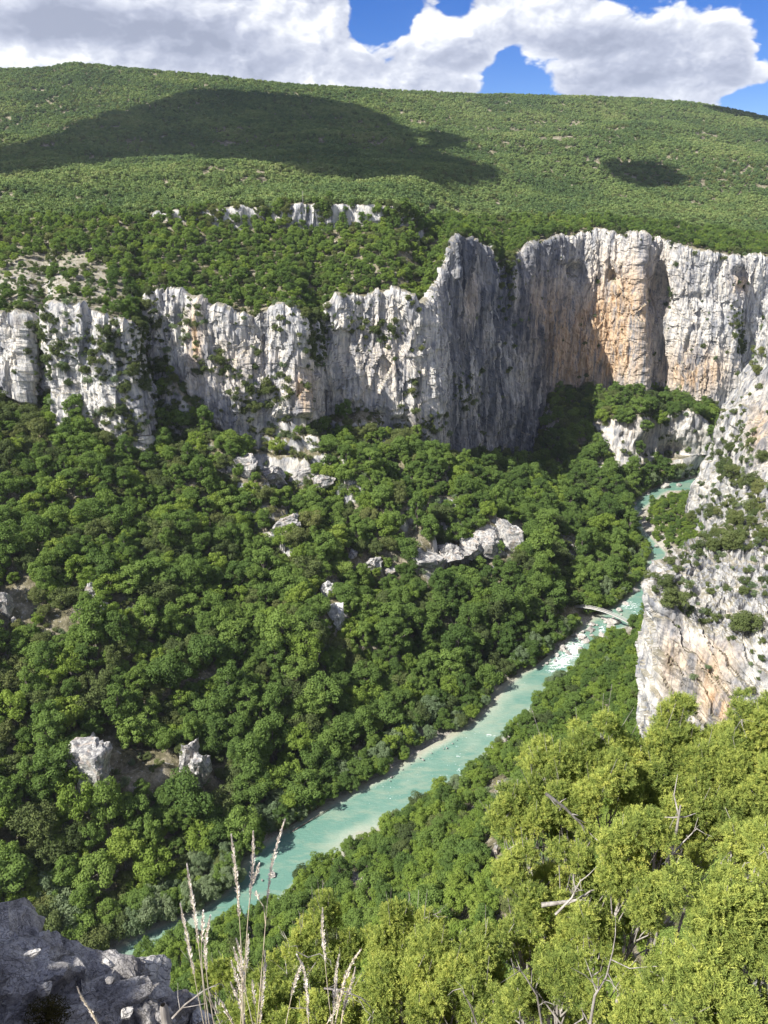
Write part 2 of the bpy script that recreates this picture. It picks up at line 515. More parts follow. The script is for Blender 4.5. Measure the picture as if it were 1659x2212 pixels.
def pchip(x, y, xq):
    """monotone cubic through rows of y (m, ...) at x"""
    x = np.asarray(x, float)
    y = np.asarray(y, float)
    h = np.diff(x)
    sl = np.diff(y, axis=0) / h.reshape(-1, *([1] * (y.ndim - 1)))
    d = np.zeros_like(y)
    a, b = sl[:-1], sl[1:]
    with np.errstate(divide='ignore', invalid='ignore'):
        hm = np.where(a * b > 0, 2 * a * b / (a + b), 0)
    d[1:-1] = np.nan_to_num(hm)
    d[0], d[-1] = sl[0], sl[-1]
    i = np.clip(np.searchsorted(x, xq, side='right') - 1, 0, len(x) - 2)
    sh = (-1, *([1] * (y.ndim - 1)))
    hh = h[i].reshape(sh)
    t = ((xq - x[i])).reshape(sh) / hh
    return (y[i] * (1 + 2 * t) * (1 - t) ** 2 + d[i] * hh * t * (1 - t) ** 2 + y[i + 1] * t * t * (3 - 2 * t) + d[i + 1] * hh * t * t * (t - 1))


# ------------------------------------------------------------------ the far side of the gorge: bank, wooded slope, cliffs, plateau, hills
def W(x, y, z):
    return np.array((x, y, z), float)


crest_px = [(-1500, 230), (-700, 180), (0, 156), (100, 154), (170, 147), (260, 154), (400, 169), (560, 182), (700, 192), (860, 204), (1000, 209), (1100, 212), (1220, 216), (1380, 222), (1480, 229), (1560, 239), (1659, 258), (1900, 310), (2600, 380)]


def crest(px):
    return np.interp(px, [a for a, _ in crest_px], [b for _, b in crest_px])


STN = [  # far bank point, cliff foot, cliff top, optional (lower knee, upper knee)
    ((-330, -60), W(-640, 180, -95), W(-660, 205, -60)),
    ((-180, 105), W(-420, 322, -97), W(-430, 345, -58)),
    ((-96, 199), P(-300, 815, 452), P(-300, 690, 464)),
    ((-45, 252), P(-60, 838, 462), P(-60, 690, 470)),
    ((-33, 263), P(0, 842, 464), P(0, 692, 471)),
    ((-24, 272), P(55, 852, 462), P(52, 684, 470)),
    ((-17, 279), P(98, 835, 474), P(98, 690, 486)),
    ((-12, 284), P(132, 930, 448), P(119, 673, 460)),
    ((-5, 290), P(170, 955, 441), P(165, 668, 456)),
    ((8, 304), P(240, 972, 442), P(235, 684, 452)),
    ((15, 311), P(300, 976, 446), P(284, 702, 455)),
    ((22, 318), P(336, 900, 480), P(312, 700, 506)),
    ((27, 323), P(352, 806, 496), P(330, 634, 508)),
    ((36, 332), P(400, 838, 496), P(386, 643, 510)),
    ((45, 341), P(432, 890, 492), P(432, 663, 506)),
    ((62, 358), P(520, 955, 488), P(520, 683, 503)),
    ((75, 371), P(590, 930, 496), P(585, 669, 508)),
    ((82, 378), P(622, 908, 497), P(622, 669, 507)),
    ((87, 383), P(652, 907, 497), P(648, 690, 506)),
    ((90, 386), P(668, 906, 503), P(660, 712, 512)),
    ((95, 391), P(692, 892, 532), P(690, 690, 540)),
    ((107, 404), P(760, 872, 536), P(760, 643, 546)),
    ((125, 424), P(850, 886, 542), P(850, 633, 553)),
    ((133, 434), P(893, 930, 545), P(898, 668, 556)),
    ((139, 440), P(930, 960, 552), P(918, 650, 566)),
    ((142, 444), P(948, 966, 562), P(938, 618, 578)),
    ((146, 450), P(968, 972, 574), P(960, 572, 590)),
    ((150, 456), P(992, 978, 588), P(986, 512, 602)),
    ((158, 468), P(1030, 968, 610), P(1022, 520, 626)),
    ((164, 478), P(1064, 978, 634), P(1056, 542, 652)),
    ((172, 492), P(1100, 990, 656), P(1086, 580, 682)),
    ((180, 508), P(1130, 988, 672), P(1116, 548, 694)),
    ((190, 530), P(1153, 968, 694), P(1150, 526, 714)),
    ((200, 560), P(1176, 885, 716), P(1186, 518, 734)),
    ((203, 585), P(1206, 847, 738), P(1222, 512, 752)),
    ((205, 608), P(1246, 844, 752), P(1258, 502, 764)),
    ((206, 618), P(1286, 846, 752), P(1290, 498, 766), P(1290, 1015, 692), P(1290, 900, 722)),
    ((216, 634), P(1330, 852, 746), P(1330, 508, 761), P(1325, 1020, 690), P(1325, 905, 708)),
    ((232, 656), P(1378, 852, 735), P(1376, 513, 750), P(1375, 1010, 688), P(1375, 900, 702)),
    ((240, 664), P(1392, 850, 752), P(1394, 516, 768), P(1398, 1000, 700), P(1396, 895, 716)),
    ((251, 676), P(1434, 842, 757), P(1430, 521, 772), P(1430, 985, 706), P(1430, 890, 716)),
    ((268, 690), P(1470, 848, 738), P(1470, 534, 757), P(1470, 990, 704), P(1470, 885, 714)),
    ((292, 704), P(1530, 872, 731), P(1535, 546, 748), P(1530, 985, 712), P(1530, 915, 718)),
    ((318, 714), P(1572, 884, 735), P(1580, 554, 750)),
    ((335, 719), P(1592, 874, 764), P(1602, 560, 778)),
    ((360, 726), P(1650, 862, 766), P(1650, 558, 776)),
    ((450, 740), P(1760, 850, 765), P(1760, 562, 778)),
    ((620, 760), P(2000, 850, 770), P(2000, 562, 785)),
    ((900, 790), W(800, 850, -170), W(805, 870, -60)),
]
ROWS = 21


def station_rows(st):
    A, B, T = np.array((*st[0], ZW), float), st[1], st[2]
    px, py, _ = to_px(T)
    DT = T[1]
    d = B[:2] - A[:2]
    d /= np.linalg.norm(d)
    r = []
    r.append(np.array((*(A[:2] - d * 22), ZW - 4.5)))
    r.append(np.array((*(A[:2] - d * 1.0), ZW - 0.35)))
    r.append(A * 0.965 + B * 0.035 + W(0, 0, -((B[2] - ZW) * 0.035) + 2.2))
    if len(st) > 3:
        r += [st[3], st[4]]
    else:
        r += [A * 0.66 + B * 0.34, A * 0.32 + B * 0.68]
    r.append(B)
    r.append(B * 0.70 + T * 0.30 + W(0, -1.0, 0))
    r.append(B * 0.30 + T * 0.70 + W(0, -0.5, 0))
    r.append(T)
    pxc = float(np.clip(px, -700, 2400)) if T[1] > 300 and px > -1200 and T[0] > -400 else -700.0
    Drc = float(np.interp(pxc, [-700, 0, 400, 880, 1000, 1300, 1659, 2400], [650, 650, 652, 668, 830, 900, 930, 950]))
    Drc = max(Drc, DT + 70)
    if T[0] < -400:
        Drc = 640
    pb = float(np.interp(pxc, [-700, 0, 320, 460, 640, 880, 960, 1000, 1300, 1659, 2400], [470, 470, 474, 484, 490, 478, 474, 476, 474, 512, 515]))
    hh = float(np.interp(pxc, [0, 300, 330, 450, 470, 560, 640, 800, 870, 900], [3, 3, 12, 18, 34, 32, 44, 36, 26, 3]))
    p2 = float(to_px(T)[1]) if T[0] > -400 else 640.0
    use = pxc if T[0] > -400 else px
    Pp = lambda y, D: P(pxc, y, D) if T[0] > -400 else W(T[0] * D / DT, D, P(-700, y, D)[2])
    r.append(Pp(p2 - 8, DT + 12))
    r.append(Pp(p2 * 0.5 + (pb + 4) * 0.5, (DT + Drc) / 2))
    r.append(Pp(pb, Drc - 3))
    r.append(Pp(pb - hh, Drc))
    r.append(Pp(pb - hh - 3, Drc + 14))
    r.append(Pp(np.interp(pxc, [0, 900, 1659], [404, 408, 446]), Drc + 190))
    r.append(Pp(np.interp(pxc, [0, 900, 1659], [352, 352, 388]), max(1180, Drc + 330)))
    r.append(Pp(np.interp(pxc, [0, 450, 900, 1659], [286, 292, 300, 332]), 1460))
    r.append(Pp(crest(pxc) + np.interp(pxc, [0, 700, 1000, 1659], [52, 40, 46, 38]), 1800))
    c = Pp(crest(pxc), 2150)
    r.append(c)
    r.append(W(c[0] * 1.25, 2700, c[2] - 40))
    r.append(W(c[0] * 1.6, 3600, c[2] - 160))
    r.append(W(c[0] * 2.4, 6500, c[2] - 420))
    return r


def deepen(q):
    """the great wall runs a little further back than the first sketch of it"""
    px, py, _ = to_px(q)
    if px < 940 or q[1] < 555 or px > 2100:
        return q
    D = q[1]
    D2 = 555 + (D - 555) * 1.2 if px < 1165 else D + np.interp(px, [1165, 1250, 1700], [32, 40, 40])
    return P(px, py, D2)


STN = [tuple([st[0]] + [deepen(q) for q in st[1:3]] + list(st[3:])) for st in STN]
CTRL = np.array([station_rows(s) for s in STN])            # stations, rows, 3
nS, nR = CTRL.shape[:2]
# column parameters: about 0.85 m apart along the cliffs in view
mid = 0.5 * (CTRL[:, 5] + CTRL[:, 8])
cols = [0.0]
for i in range(nS - 1):
    L = np.linalg.norm(mid[i + 1, :2] - mid[i, :2])
    step = 0.85 if 3 <= i <= nS - 5 else 9.0
    k = max(2, int(L / step))
    cols += list(i + np.arange(1, k + 1) / k)
cols = np.array(cols)
row_n = [6, 3, 42, 42, 42, 48, 62, 48, 8, 34, 30, 10, 5, 34, 22, 26, 26, 24, 6, 4, 3]
rows = [0.0]
for j in range(nR - 1):
    rows += list(j + np.arange(1, row_n[j] + 1) / row_n[j])
rows = np.array(rows)
S1 = pchip(np.arange(nS), CTRL, cols)                       # columns, ctrl rows, 3
BASE = pchip(np.arange(nR), np.swapaxes(S1, 0, 1), rows)     # rows, columns, 3
nr, nc = BASE.shape[:2]
RR = rows[:, None] * np.ones((1, nc))
# unrolled length along the cliff band
mb = BASE[np.searchsorted(rows, 6.5)]
UU = np.concatenate([[0], np.cumsum(np.linalg.norm(np.diff(mb[:, :2], axis=0), axis=1))])[None, :] * np.ones((nr, 1))


def grid_normals(G):
    du = np.gradient(G, axis=1)
    dv = np.gradient(G, axis=0)
    n = np.cross(du, dv)
    return n / (np.linalg.norm(n, axis=-1, keepdims=True) + 1e-9)


NRM = grid_normals(BASE)
PX, PY, DEP = to_px(BASE)
cliffw = sstep(RR, 4.85, 5.15) * (1 - sstep(RR, 7.9, 8.25))
tierw = (sstep(RR, 2.9, 3.1) * (1 - sstep(RR, 3.85, 4.1))) * (sstep(PX, 1268, 1292) * (1 - sstep(PX, 1545, 1570)))
roadw = sstep(RR, 10.8, 11.02) * (1 - sstep(RR, 11.9, 12.1)) * sstep(PX, 318, 345) * (1 - sstep(PX, 885, 905))
CL = np.clip(cliffw + tierw + roadw, 0, 1)
X, Y, Z = BASE[..., 0], BASE[..., 1], BASE[..., 2]
big = fbm(UU / 38, Z / 110, 0.3, 3) * 5.0 + ridged(UU / 24 + fbm(UU / 40, Z / 70, 9.0, 2) * 0.4, Z / 130, 6.6, 2) * 2.6
colm = ridged(UU / 11 + fbm(UU / 30, Z / 40, 5.0, 2) * 0.5, Z / 60, 2.2, 3) * 2.3
crack = ridged(UU / 4.2 + fbm(UU / 12, Z / 22, 8.0, 2) * 0.6, Z / 24, 7.7, 3) * 0.75


def facets(u, v, seed):
    """a constant offset per jittered cell: angular blocks between joints"""
    iu, iv = np.floor(u), np.floor(v)
    best = np.full(u.shape, 1e9)
    val = np.zeros(u.shape)
    for du in (-1, 0, 1):
        for dv in (-1, 0, 1):
            a, b = iu + du, iv + dv
            h = np.sin(a * 127.1 + b * 311.7 + seed * 74.7) * 43758.5453
            h2 = np.sin(a * 269.5 + b * 183.3 + seed * 17.3) * 28001.8384
            h3 = np.sin(a * 419.2 + b * 371.9 + seed * 53.1) * 19642.349
            f1, f2, f3 = h - np.floor(h), h2 - np.floor(h2), h3 - np.floor(h3)
            d = (a + f1 - u) ** 2 + (b + f2 - v) ** 2
            m = d < best
            best = np.where(m, d, best)
            val = np.where(m, f3 * 2 - 1 + (f1 - 0.5) * (u - a - f1) * 1.6 + (f2 - 0.5) * (v - b - f2) * 1.2, val)
    return val


wu = UU + fbm(UU / 14, Z / 26, 21.0, 2) * 4
blocks = facets(wu / 10, Z / 30, 1.0) * 2.0 + facets(wu / 4.2, Z / 11, 2.0) * 0.95 + facets(wu / 2.0, Z / 4.5, 3.0) * 0.40
strata = fbm(UU / 30, Z / 7.5, 4.4, 4) * 0.8
rough = fbm(UU / 3.0, Z / 3.6, 6.4, 3) * 0.55
disp = big + colm * 0.75 + crack + strata * 0.7 + rough + blocks
disp = disp + 0.7 * (np.round((Z + fbm(UU / 30, Z / 30, 1.1, 2) * 9) / 15 + 0.2) - ((Z + fbm(UU / 30, Z / 30, 1.1, 2) * 9) / 15 + 0.2))
# hollows and caves
for (cx, cy, wx, wy, dp) in [(1325, 596, 13, 13, 14), (1242, 582, 16, 16, 13), (1428, 622, 24, 48, 17), (1592, 590, 18, 12, 7), (1590, 620, 8, 7, 5), (1460, 978, 34, 24, 16), (1385, 968, 14, 26, 10),
                             (78, 818, 16, 7, 8), (1505, 640, 20, 10, 4), (1215, 700, 40, 90, 5), (1110, 690, 10, 60, 4), (1425, 760, 20, 90, 5), (300, 790, 18, 70, 7), (1070, 620, 16, 60, 5), (1160, 600, 10, 60, 4)]:
    disp = disp - dp * np.exp(-((PX - cx) / wx) ** 2 - ((PY - cy) / wy) ** 2) * (CL > 0.05)
# ribs
for (cx, cy, wx, wy, dp) in [(1378, 700, 10, 130, 5), (1045, 620, 8, 70, 6), (640, 780, 22, 110, 2.5), (1575, 740, 10, 120, 3.5), (985, 620, 10, 90, 3), (1480, 680, 16, 110, 2.5)]:
    disp = disp + dp * np.exp(-((PX - cx) / wx) ** 2 - ((PY - cy) / wy) ** 2) * (CL > 0.05)
G = BASE + NRM * (disp * CL * np.where(roadw > 0.3, 0.6, 1.0))[..., None]
# ground relief elsewhere
gw = (1 - CL)
slopew = sstep(RR, 2.0, 2.6) * (1 - sstep(RR, 4.7, 5.0))
upw = sstep(RR, 8.3, 9.5)
hill = sstep(RR, 13.0, 15.0)
rel = slopew * (fbm(X / 60, Y / 60, 0.7, 4) * 12 + ridged(X / 45, Y / 45, 1.7, 2) * 3.5) + upw * (fbm(X / 50, Y / 50, 2.7, 4) * 2.2) + hill * (fbm(X / 260, Y / 260, 3.7, 4) * 20)
G[..., 2] += rel * gw * (1 - sstep(RR, 16.6, 17.4) * 0.75)
rimw = sstep(RR, 5.6, 7.6) * (1 - sstep(RR, 8.05, 9.2))
rimw = rimw * (1 - roadw)
G[..., 2] += rimw * (fbm(UU / 16, 0.3, 2.2, 4) * 3.2 - 2.0 * np.abs(fbm(UU / 7, 1.3, 5.2, 2)) * (PX > 960))
footw = sstep(RR, 3.8, 5.0) * (1 - sstep(RR, 5.0, 6.2))
G[..., 2] += footw * fbm(UU / 22, 4.3, 6.2, 3) * 9.0
ledw = sstep(RR, 4.15, 4.4) * (1 - sstep(RR, 4.9, 5.0)) * sstep(PX, 390, 440) * (1 - sstep(PX, 900, 960)) + sstep(RR, 3.3, 3.5) * (1 - sstep(RR, 4.15, 4.4)) * sstep(PX, 470, 520) * (1 - sstep(PX, 720, 780)) * 0.8
ledw = ledw + sstep(RR, 3.2, 3.5) * (1 - sstep(RR, 3.9, 4.1)) * sstep(PX, 850, 900) * (1 - sstep(PX, 1110, 1150)) * 0.9
ledw = np.clip(ledw + sstep(RR, 2.1, 2.3) * (1 - sstep(RR, 4.6, 4.9)) * (1.25 * np.exp(-((PX - 320) / 150) ** 4 - ((PY - 1625) / 62) ** 4) + np.exp(-((PX - 729) / 30) ** 4 - ((PY - 1310) / 44) ** 4) + np.exp(-((PX - 20) / 46) ** 4 - ((PY - 1315) / 60) ** 4) + np.exp(-((PX - 980) / 100) ** 4 - ((PY - 1185) / 44) ** 4) + np.exp(-((PX - 140) / 60) ** 4 - ((PY - 1320) / 36) ** 4) + np.exp(-((PX - 250) / 24) ** 4 - ((PY - 1292) / 30) ** 4)), 0, 1.2)
hz = G[..., 2] + fbm(X / 26, Y / 26, 17.0, 3) * 7
q_ = hz / 12.0
fr_ = q_ - np.floor(q_)
G[..., 2] += ledw * 12.0 * (sstep(fr_, 0.62, 0.84) - fr_)
GN = grid_normals(G)
och = np.zeros_like(RR)
for (cx, cy, wx, wy, a) in [(1330, 720, 65, 130, 1.5), (1500, 800, 60, 46, 1.3), (652, 850, 16, 50, 1.2), (432, 735, 12, 60, 1.6), (1222, 750, 60, 100, 1.5), (1160, 660, 50, 90, 0.7), (1010, 640, 20, 70, 0.6), (820, 760, 70, 90, 0.35), (520, 790, 80, 70, 0.35), (1590, 610, 20, 26, 1.0), (1400, 620, 60, 70, 0.5)]:
    och += a * np.exp(-((PX - cx) / wx) ** 2 - ((PY - cy) / wy) ** 2)
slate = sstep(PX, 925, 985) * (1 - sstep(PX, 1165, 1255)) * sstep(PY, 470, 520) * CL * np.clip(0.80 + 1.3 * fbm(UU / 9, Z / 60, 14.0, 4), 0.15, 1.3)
grav = (1 - sstep(RR, 1.95, 2.08)) * sstep(fbm(X / 25, Y / 25, 9.0, 2), -0.35, 0.05)
grav = grav + 0.75 * np.exp(-((PX - 60) / 220) ** 2 - ((PY - 610) / 66) ** 2) * sstep(RR, 8, 8.4) * (1 - sstep(RR, 10.6, 11)) * (0.45 + sstep(fbm(X / 5, Y / 5, 19.0, 4), -0.1, 0.4))
F_ALL = grid_faces(nr, nc)


def terrain_part(name, r0, r1, smooth=True):
    a, b = np.searchsorted(rows, r0 - 1e-6), np.searchsorted(rows, r1 - 1e-6)
    sl = slice(a, b + 1)
    me = mesh_arrays(name, G[sl].reshape(-1, 3), grid_faces(b + 1 - a, nc)[:, ::-1], smooth,
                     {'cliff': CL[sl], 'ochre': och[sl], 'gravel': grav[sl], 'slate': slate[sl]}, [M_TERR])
    return link(name, me, kind='structure')


terrain_part('gorge_slope', 0, 5)
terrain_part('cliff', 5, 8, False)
terrain_part('plateau', 8, 13)
terrain_part('hills', 13, 20)

# ------------------------------------------------------------------ the near bank
def seg_dist(px, py, poly):
    """signed distance to the near edge of the river: positive on the lookout's side; and the arc position"""
    best = np.full(px.shape, 1e9)
    sgn = np.ones(px.shape)
    for k in range(len(poly) - 1):
        a, b = poly[k], poly[k + 1]
        d = b - a
        L2 = (d ** 2).sum()
        t = np.clip(((px - a[0]) * d[0] + (py - a[1]) * d[1]) / L2, 0, 1)
        ex, ey = px - (a[0] + t * d[0]), py - (a[1] + t * d[1])
        ds = np.hypot(ex, ey)
        cr = d[0] * (py - a[1]) - d[1] * (px - a[0])
        m = ds < best - 1e-6
        best = np.where(m, ds, best)
        sgn = np.where(m, np.where(cr < 0, 1, -1), sgn)
    return best * sgn


def bank_z(x, y):
    p = seg_dist(x, y, NEAR)
    z = np.interp(p, [-20, 0, 3, 8, 60, 130, 150, 165, 185, 196, 240], [-255, -250.4, -249, -247, -213, -166, -146, -118, -66, -46, -40])
    z = z + sstep(p, 6, 40) * (fbm(x / 40, y / 40, 5.5, 4) * 6)
    # the narrow reach upstream: boulder banks and a low bench under the wall
    up = sstep(y, 440, 500)
    z2 = np.interp(p, [-20, 0, 4, 22, 34, 60], [-255, -250.4, -248.5, -243, -238, -215]) + sstep(p, 4, 14) * fbm(x / 12, y / 12, 1.5, 3) * 2.5
    z = z * (1 - up) + z2 * up
    return np.maximum(z, -256), p


gx, gy = np.meshgrid(np.arange(-230, 330, 2.4), np.arange(-60, 712, 2.4))
gz, gp = bank_z(gx, gy)
gpx, gpy, _ = to_px(np.stack([gx, gy, gz], -1))
me = mesh_arrays('near_bank', np.stack([gx, gy, gz], -1), grid_faces(*gx.shape), True,
                 {'cliff': np.zeros_like(gx), 'ochre': np.zeros_like(gx), 'gravel': (1 - sstep(gp, 6, 14)) * (0.4 + 0.6 * sstep(fbm(gx / 9, gy / 9, 2.0, 3), -0.3, 0.2))}, [M_TERR])
link('near_bank', me, kind='structure')


def loft(name, ctrl, step_u, rown, dispf, ochf=None, slf=None, mat=None):
    ctrl = np.array(ctrl, float)                       # stations, rows, 3
    ns, nrw = ctrl.shape[:2]
    m = ctrl.mean(axis=1)
    cs = [0.0]
    for i in range(ns - 1):
        k = max(2, int(np.linalg.norm(m[i + 1] - m[i]) / step_u))
        cs += list(i + np.arange(1, k + 1) / k)
    rs = [0.0]
    for j in range(nrw - 1):
        rs += list(j + np.arange(1, rown[j] + 1) / rown[j])
    cs, rs = np.array(cs), np.array(rs)
    g = pchip(np.arange(nrw), np.swapaxes(pchip(np.arange(ns), ctrl, cs), 0, 1), rs)
    nn = grid_normals(g)
    u = np.concatenate([[0], np.cumsum(np.linalg.norm(np.diff(g[len(rs) // 2], axis=0), axis=1))])[None, :] * np.ones((len(rs), 1))
    rr = rs[:, None] * np.ones((1, len(cs)))
    d = dispf(u, g, rr)
    g = g + nn * d[..., None]
    px, py, _ = to_px(g)
    o = ochf(px, py) if ochf else np.zeros_like(px)
    me = mesh_arrays(name, g.reshape(-1, 3), grid_faces(len(rs), len(cs))[:, ::-1], False, {'cliff': np.ones_like(px), 'ochre': o, 'gravel': np.zeros_like(px), 'slate': (slf(px, py, rr) if slf else np.zeros_like(px))}, [mat or M_TERR])
    return link(name, me, kind='structure'), g, grid_normals(g)


# wall on the lookout's side, seen edge on at the right
def wall_st(y, x0, lean=0.0):
    return [W(x0 - 10, y - 3, -250), W(x0, y, -238), W(x0 + 8, y + 1, -200), W(x0 + 16 + lean, y + 2, -160), W(x0 + 30 + lean, y + 4, -123), W(x0 + 37 + lean, y + 6, -75), W(x0 + 44 + lean, y + 8, -40), W(x0 + 90, y + 14, -10), W(x0 + 200, y + 30, 20)]


wall_ctrl = [wall_st(400, 222), wall_st(450, 226), wall_st(490, 232), wall_st(520, 238), wall_st(552, 243), wall_st(590, 250), wall_st(610, 262), wall_st(640, 290), wall_st(680, 330)]


def wall_disp(u, g, rr):
    z, y = g[..., 2], g[..., 1]
    blk = facets((y + z * 0.3) / 9 + fbm(y / 12, z / 12, 3.0, 2), z / 16, 7.0) * 1.5 + facets((y + z * 0.3) / 3.5, z / 6.0, 8.0) * 0.45
    return blk + fbm(y / 30, z / 45, 3.3, 3) * 7 + ridged(y / 9 + z / 30, z / 20, 8.8, 3) * 1.6 + fbm(y / 5, z / 5.0 + y / 8, 2.8, 4) * 1.0 + ridged(y / 4, z / 10, 1.8, 3) * 0.5


near_wall, WG, WN = loft('near_wall', wall_ctrl, 1.1, [6, 24, 24, 24, 28, 24, 20, 16], wall_disp,
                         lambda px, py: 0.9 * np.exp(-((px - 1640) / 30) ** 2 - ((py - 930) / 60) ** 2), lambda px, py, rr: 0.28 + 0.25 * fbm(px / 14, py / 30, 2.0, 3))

# overhanging outcrop below the wall
# stations from its hidden back edge round to the right
out_ctrl = [
    [P(1420, 1560, 275), P(1425, 1480, 276), P(1430, 1400, 276), P(1432, 1330, 277), P(1432, 1285, 278), P(1436, 1262, 282), P(1440, 1245, 286), P(1446, 1235, 292), P(1450, 1300, 300)],
    [P(1396, 1590, 246), P(1397, 1500, 247), P(1404, 1410, 249), P(1412, 1335, 251), P(1402, 1290, 250), P(1398, 1268, 252), P(1408, 1240, 262), P(1430, 1218, 274), P(1440, 1240, 292)],
    [P(1425, 1610, 234), P(1424, 1510, 236), P(1430, 1420, 238), P(1432, 1350, 242), P(1432, 1300, 245), P(1440, 1266, 250), P(1452, 1226, 262), P(1466, 1200, 276), P(1470, 1215, 296)],
    [P(1475, 1640, 228), P(1475, 1530, 231), P(1475, 1445, 234), P(1475, 1385, 238), P(1478, 1335, 243), P(1486, 1282, 250), P(1494, 1226, 263), P(1502, 1180, 280), P(1505, 1185, 305)],
    [P(1540, 1660, 222), P(1540, 1560, 225), P(1540, 1480, 229), P(1540, 1415, 233), P(1540, 1360, 239), P(1545, 1290, 249), P(1550, 1220, 264), P(1556, 1160, 284), P(1560, 1150, 310)],
    [P(1610, 1690, 215), P(1610, 1590, 218), P(1610, 1510, 222), P(1610, 1440, 227), P(1612, 1378, 234), P(1616, 1300, 246), P(1620, 1215, 264), P(1625, 1140, 288), P(1630, 1125, 318)],
    [P(1700, 1720, 206), P(1700, 1620, 209), P(1700, 1530, 213), P(1700, 1460, 218), P(1702, 1390, 227), P(1706, 1300, 243), P(1710, 1205, 264), P(1715, 1120, 292), P(1720, 1100, 325)],
    [P(1900, 1760, 190), P(1900, 1640, 194), P(1900, 1550, 198), P(1900, 1470, 206), P(1900, 1390, 218), P(1900, 1290, 238), P(1900, 1190, 264), P(1900, 1100, 296), P(1900, 1080, 330)],
]


def out_disp(u, g, rr):
    z = g[..., 2]
    top = sstep(rr, 3.6, 4.4)
    smooth = fbm(u / 16, z / 40, 2.2, 2) * 1.6 + ridged(u / 6, z / 60, 4.2, 2) * 0.35
    diag = (g[..., 2] + u * 0.75)
    over = ridged(diag / 15, u / 70, 6.1, 2) * 1.7
    broken = facets((u + z * 0.8) / 5 + fbm(u / 7, z / 7, 3.0, 2), (g[..., 1] - u * 0.5) / 4.0, 9.0) * 1.3 + facets((u + z * 0.8) / 2.2, g[..., 1] / 1.9, 10.0) * 0.5 + fbm(u / 9, g[..., 1] / 9, z / 9, 4) * 1.6 + ridged(u / 3.4 + z / 7, g[..., 1] / 4, 3.1, 3) * 1.15
    saw = diag / 9.0 + fbm(u / 9, z / 9, 2.0, 2) * 0.5
    return (smooth + over + 1.9 * (saw - np.floor(saw)) ** 1.5 + fbm(u / 2.6, z / 2.6, 1.0, 3) * 0.25 + facets(diag / 5 + fbm(u / 6, z / 6, 5.0, 2) * 0.6, u / 14, 11.0) * 0.8 + facets(diag / 2.2, u / 6, 12.0) * 0.25) * (1 - top) + broken * top


outcrop, OG, ON = loft('outcrop_cliff', out_ctrl, 0.5, [26, 24, 22, 18, 22, 26, 22, 10], out_disp,
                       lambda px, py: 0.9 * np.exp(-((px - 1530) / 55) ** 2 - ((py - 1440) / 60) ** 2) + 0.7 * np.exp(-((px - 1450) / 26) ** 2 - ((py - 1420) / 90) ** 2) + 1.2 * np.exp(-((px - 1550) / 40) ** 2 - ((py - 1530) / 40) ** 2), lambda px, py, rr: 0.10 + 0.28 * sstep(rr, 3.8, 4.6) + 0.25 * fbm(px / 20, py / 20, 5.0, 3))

# ------------------------------------------------------------------ the river
NS, NX = 900, 48
fr, nrv = resample(FAR, NS), resample(NEAR, NS)
tt = np.linspace(-0.14, 1.14, NX)[None, :, None]
wv = fr[:, None, :] * (1 - tt) + nrv[:, None, :] * tt
WX, WY = wv[..., 0], wv[..., 1]
wpx, wpy, _ = to_px(np.stack([WX, WY, np.full_like(WX, ZW)], -1))
edge = np.minimum(tt[..., 0], 1 - tt[..., 0]) * np.linalg.norm(fr - nrv, axis=1)[:, None]
depth = sstep(edge, -2, 3.5) + fbm(WX / 14, WY / 14, 2.0, 3) * 0.25
depth = depth - 0.75 * sstep(1 - tt[..., 0], 0.52, 0.1) * np.exp(-((wpx - 760) / 100) ** 2 - ((wpy - 1790) / 50) ** 2) * 1.4
depth = depth - 0.5 * np.exp(-((wpx - 1090) / 70) ** 2 - ((wpy - 1540) / 60) ** 2) * sstep(tt[..., 0], 0.5, 0.0) + 0.3 * np.exp(-((wpx - 600) / 80) ** 2 - ((wpy - 1860) / 60) ** 2)
depth = depth - 0.25 * np.exp(-((wpx - 1080) / 110) ** 2 - ((wpy - 1560) / 110) ** 2) - 0.3 * sstep(-wpx, -480, -400)
foam = np.zeros_like(WX)
for (cx, cy, wx, wy, a) in [(1240, 1402, 30, 26, 0.95), (1205, 1432, 28, 16, 0.85), (1190, 1452, 16, 10, 0.5), (1262, 1374, 12, 10, 0.4), (1358, 1308, 28, 13, 0.75), (1300, 1358, 10, 14, 0.8), (1375, 1328, 12, 8, 0.5),
                            (1055, 1588, 7, 5, 0.5), (990, 1632, 6, 4, 0.45), (992, 1662, 5, 6, 0.45), (845, 1720, 12, 6, 0.35), (830, 1700, 26, 6, 0.32), (1385, 1110, 10, 12, 0.7), (1400, 1150, 12, 12, 0.8), (1372, 1098, 8, 8, 0.7), (586, 1880, 6, 5, 0.4), (580, 1905, 5, 6, 0.5)]:
    foam += a * np.exp(-((wpx - cx) / wx) ** 2 - ((wpy - cy) / wy) ** 2)
foam += 0.22 * np.exp(-((wpx - 960) / 260) ** 2 - ((wpy - 1640) / 130) ** 2)
WZ = ZW + (fbm(WX / 2.2, WY / 2.2, 0.4, 3) * (0.05 + 0.35 * np.clip(foam, 0, 1)))
M_WATER, N = new_mat('turquoise_water')
pos = N.n('ShaderNodeTexCoord').outputs['Object']
dp = N.n('ShaderNodeAttribute', attribute_name='depth').outputs['Fac']
fo = N.n('ShaderNodeAttribute', attribute_name='foam').outputs['Fac']
fl = N.n('ShaderNodeMapping', {0: pos, 2: (0, 0, math.radians(-46)), 3: (0.12, 0.42, 0.3)}).outputs[0]
nz1 = N.noise(fl, 1.0, 5, 0.65)
nz2 = N.noise(pos, 0.9, 6, 0.7)
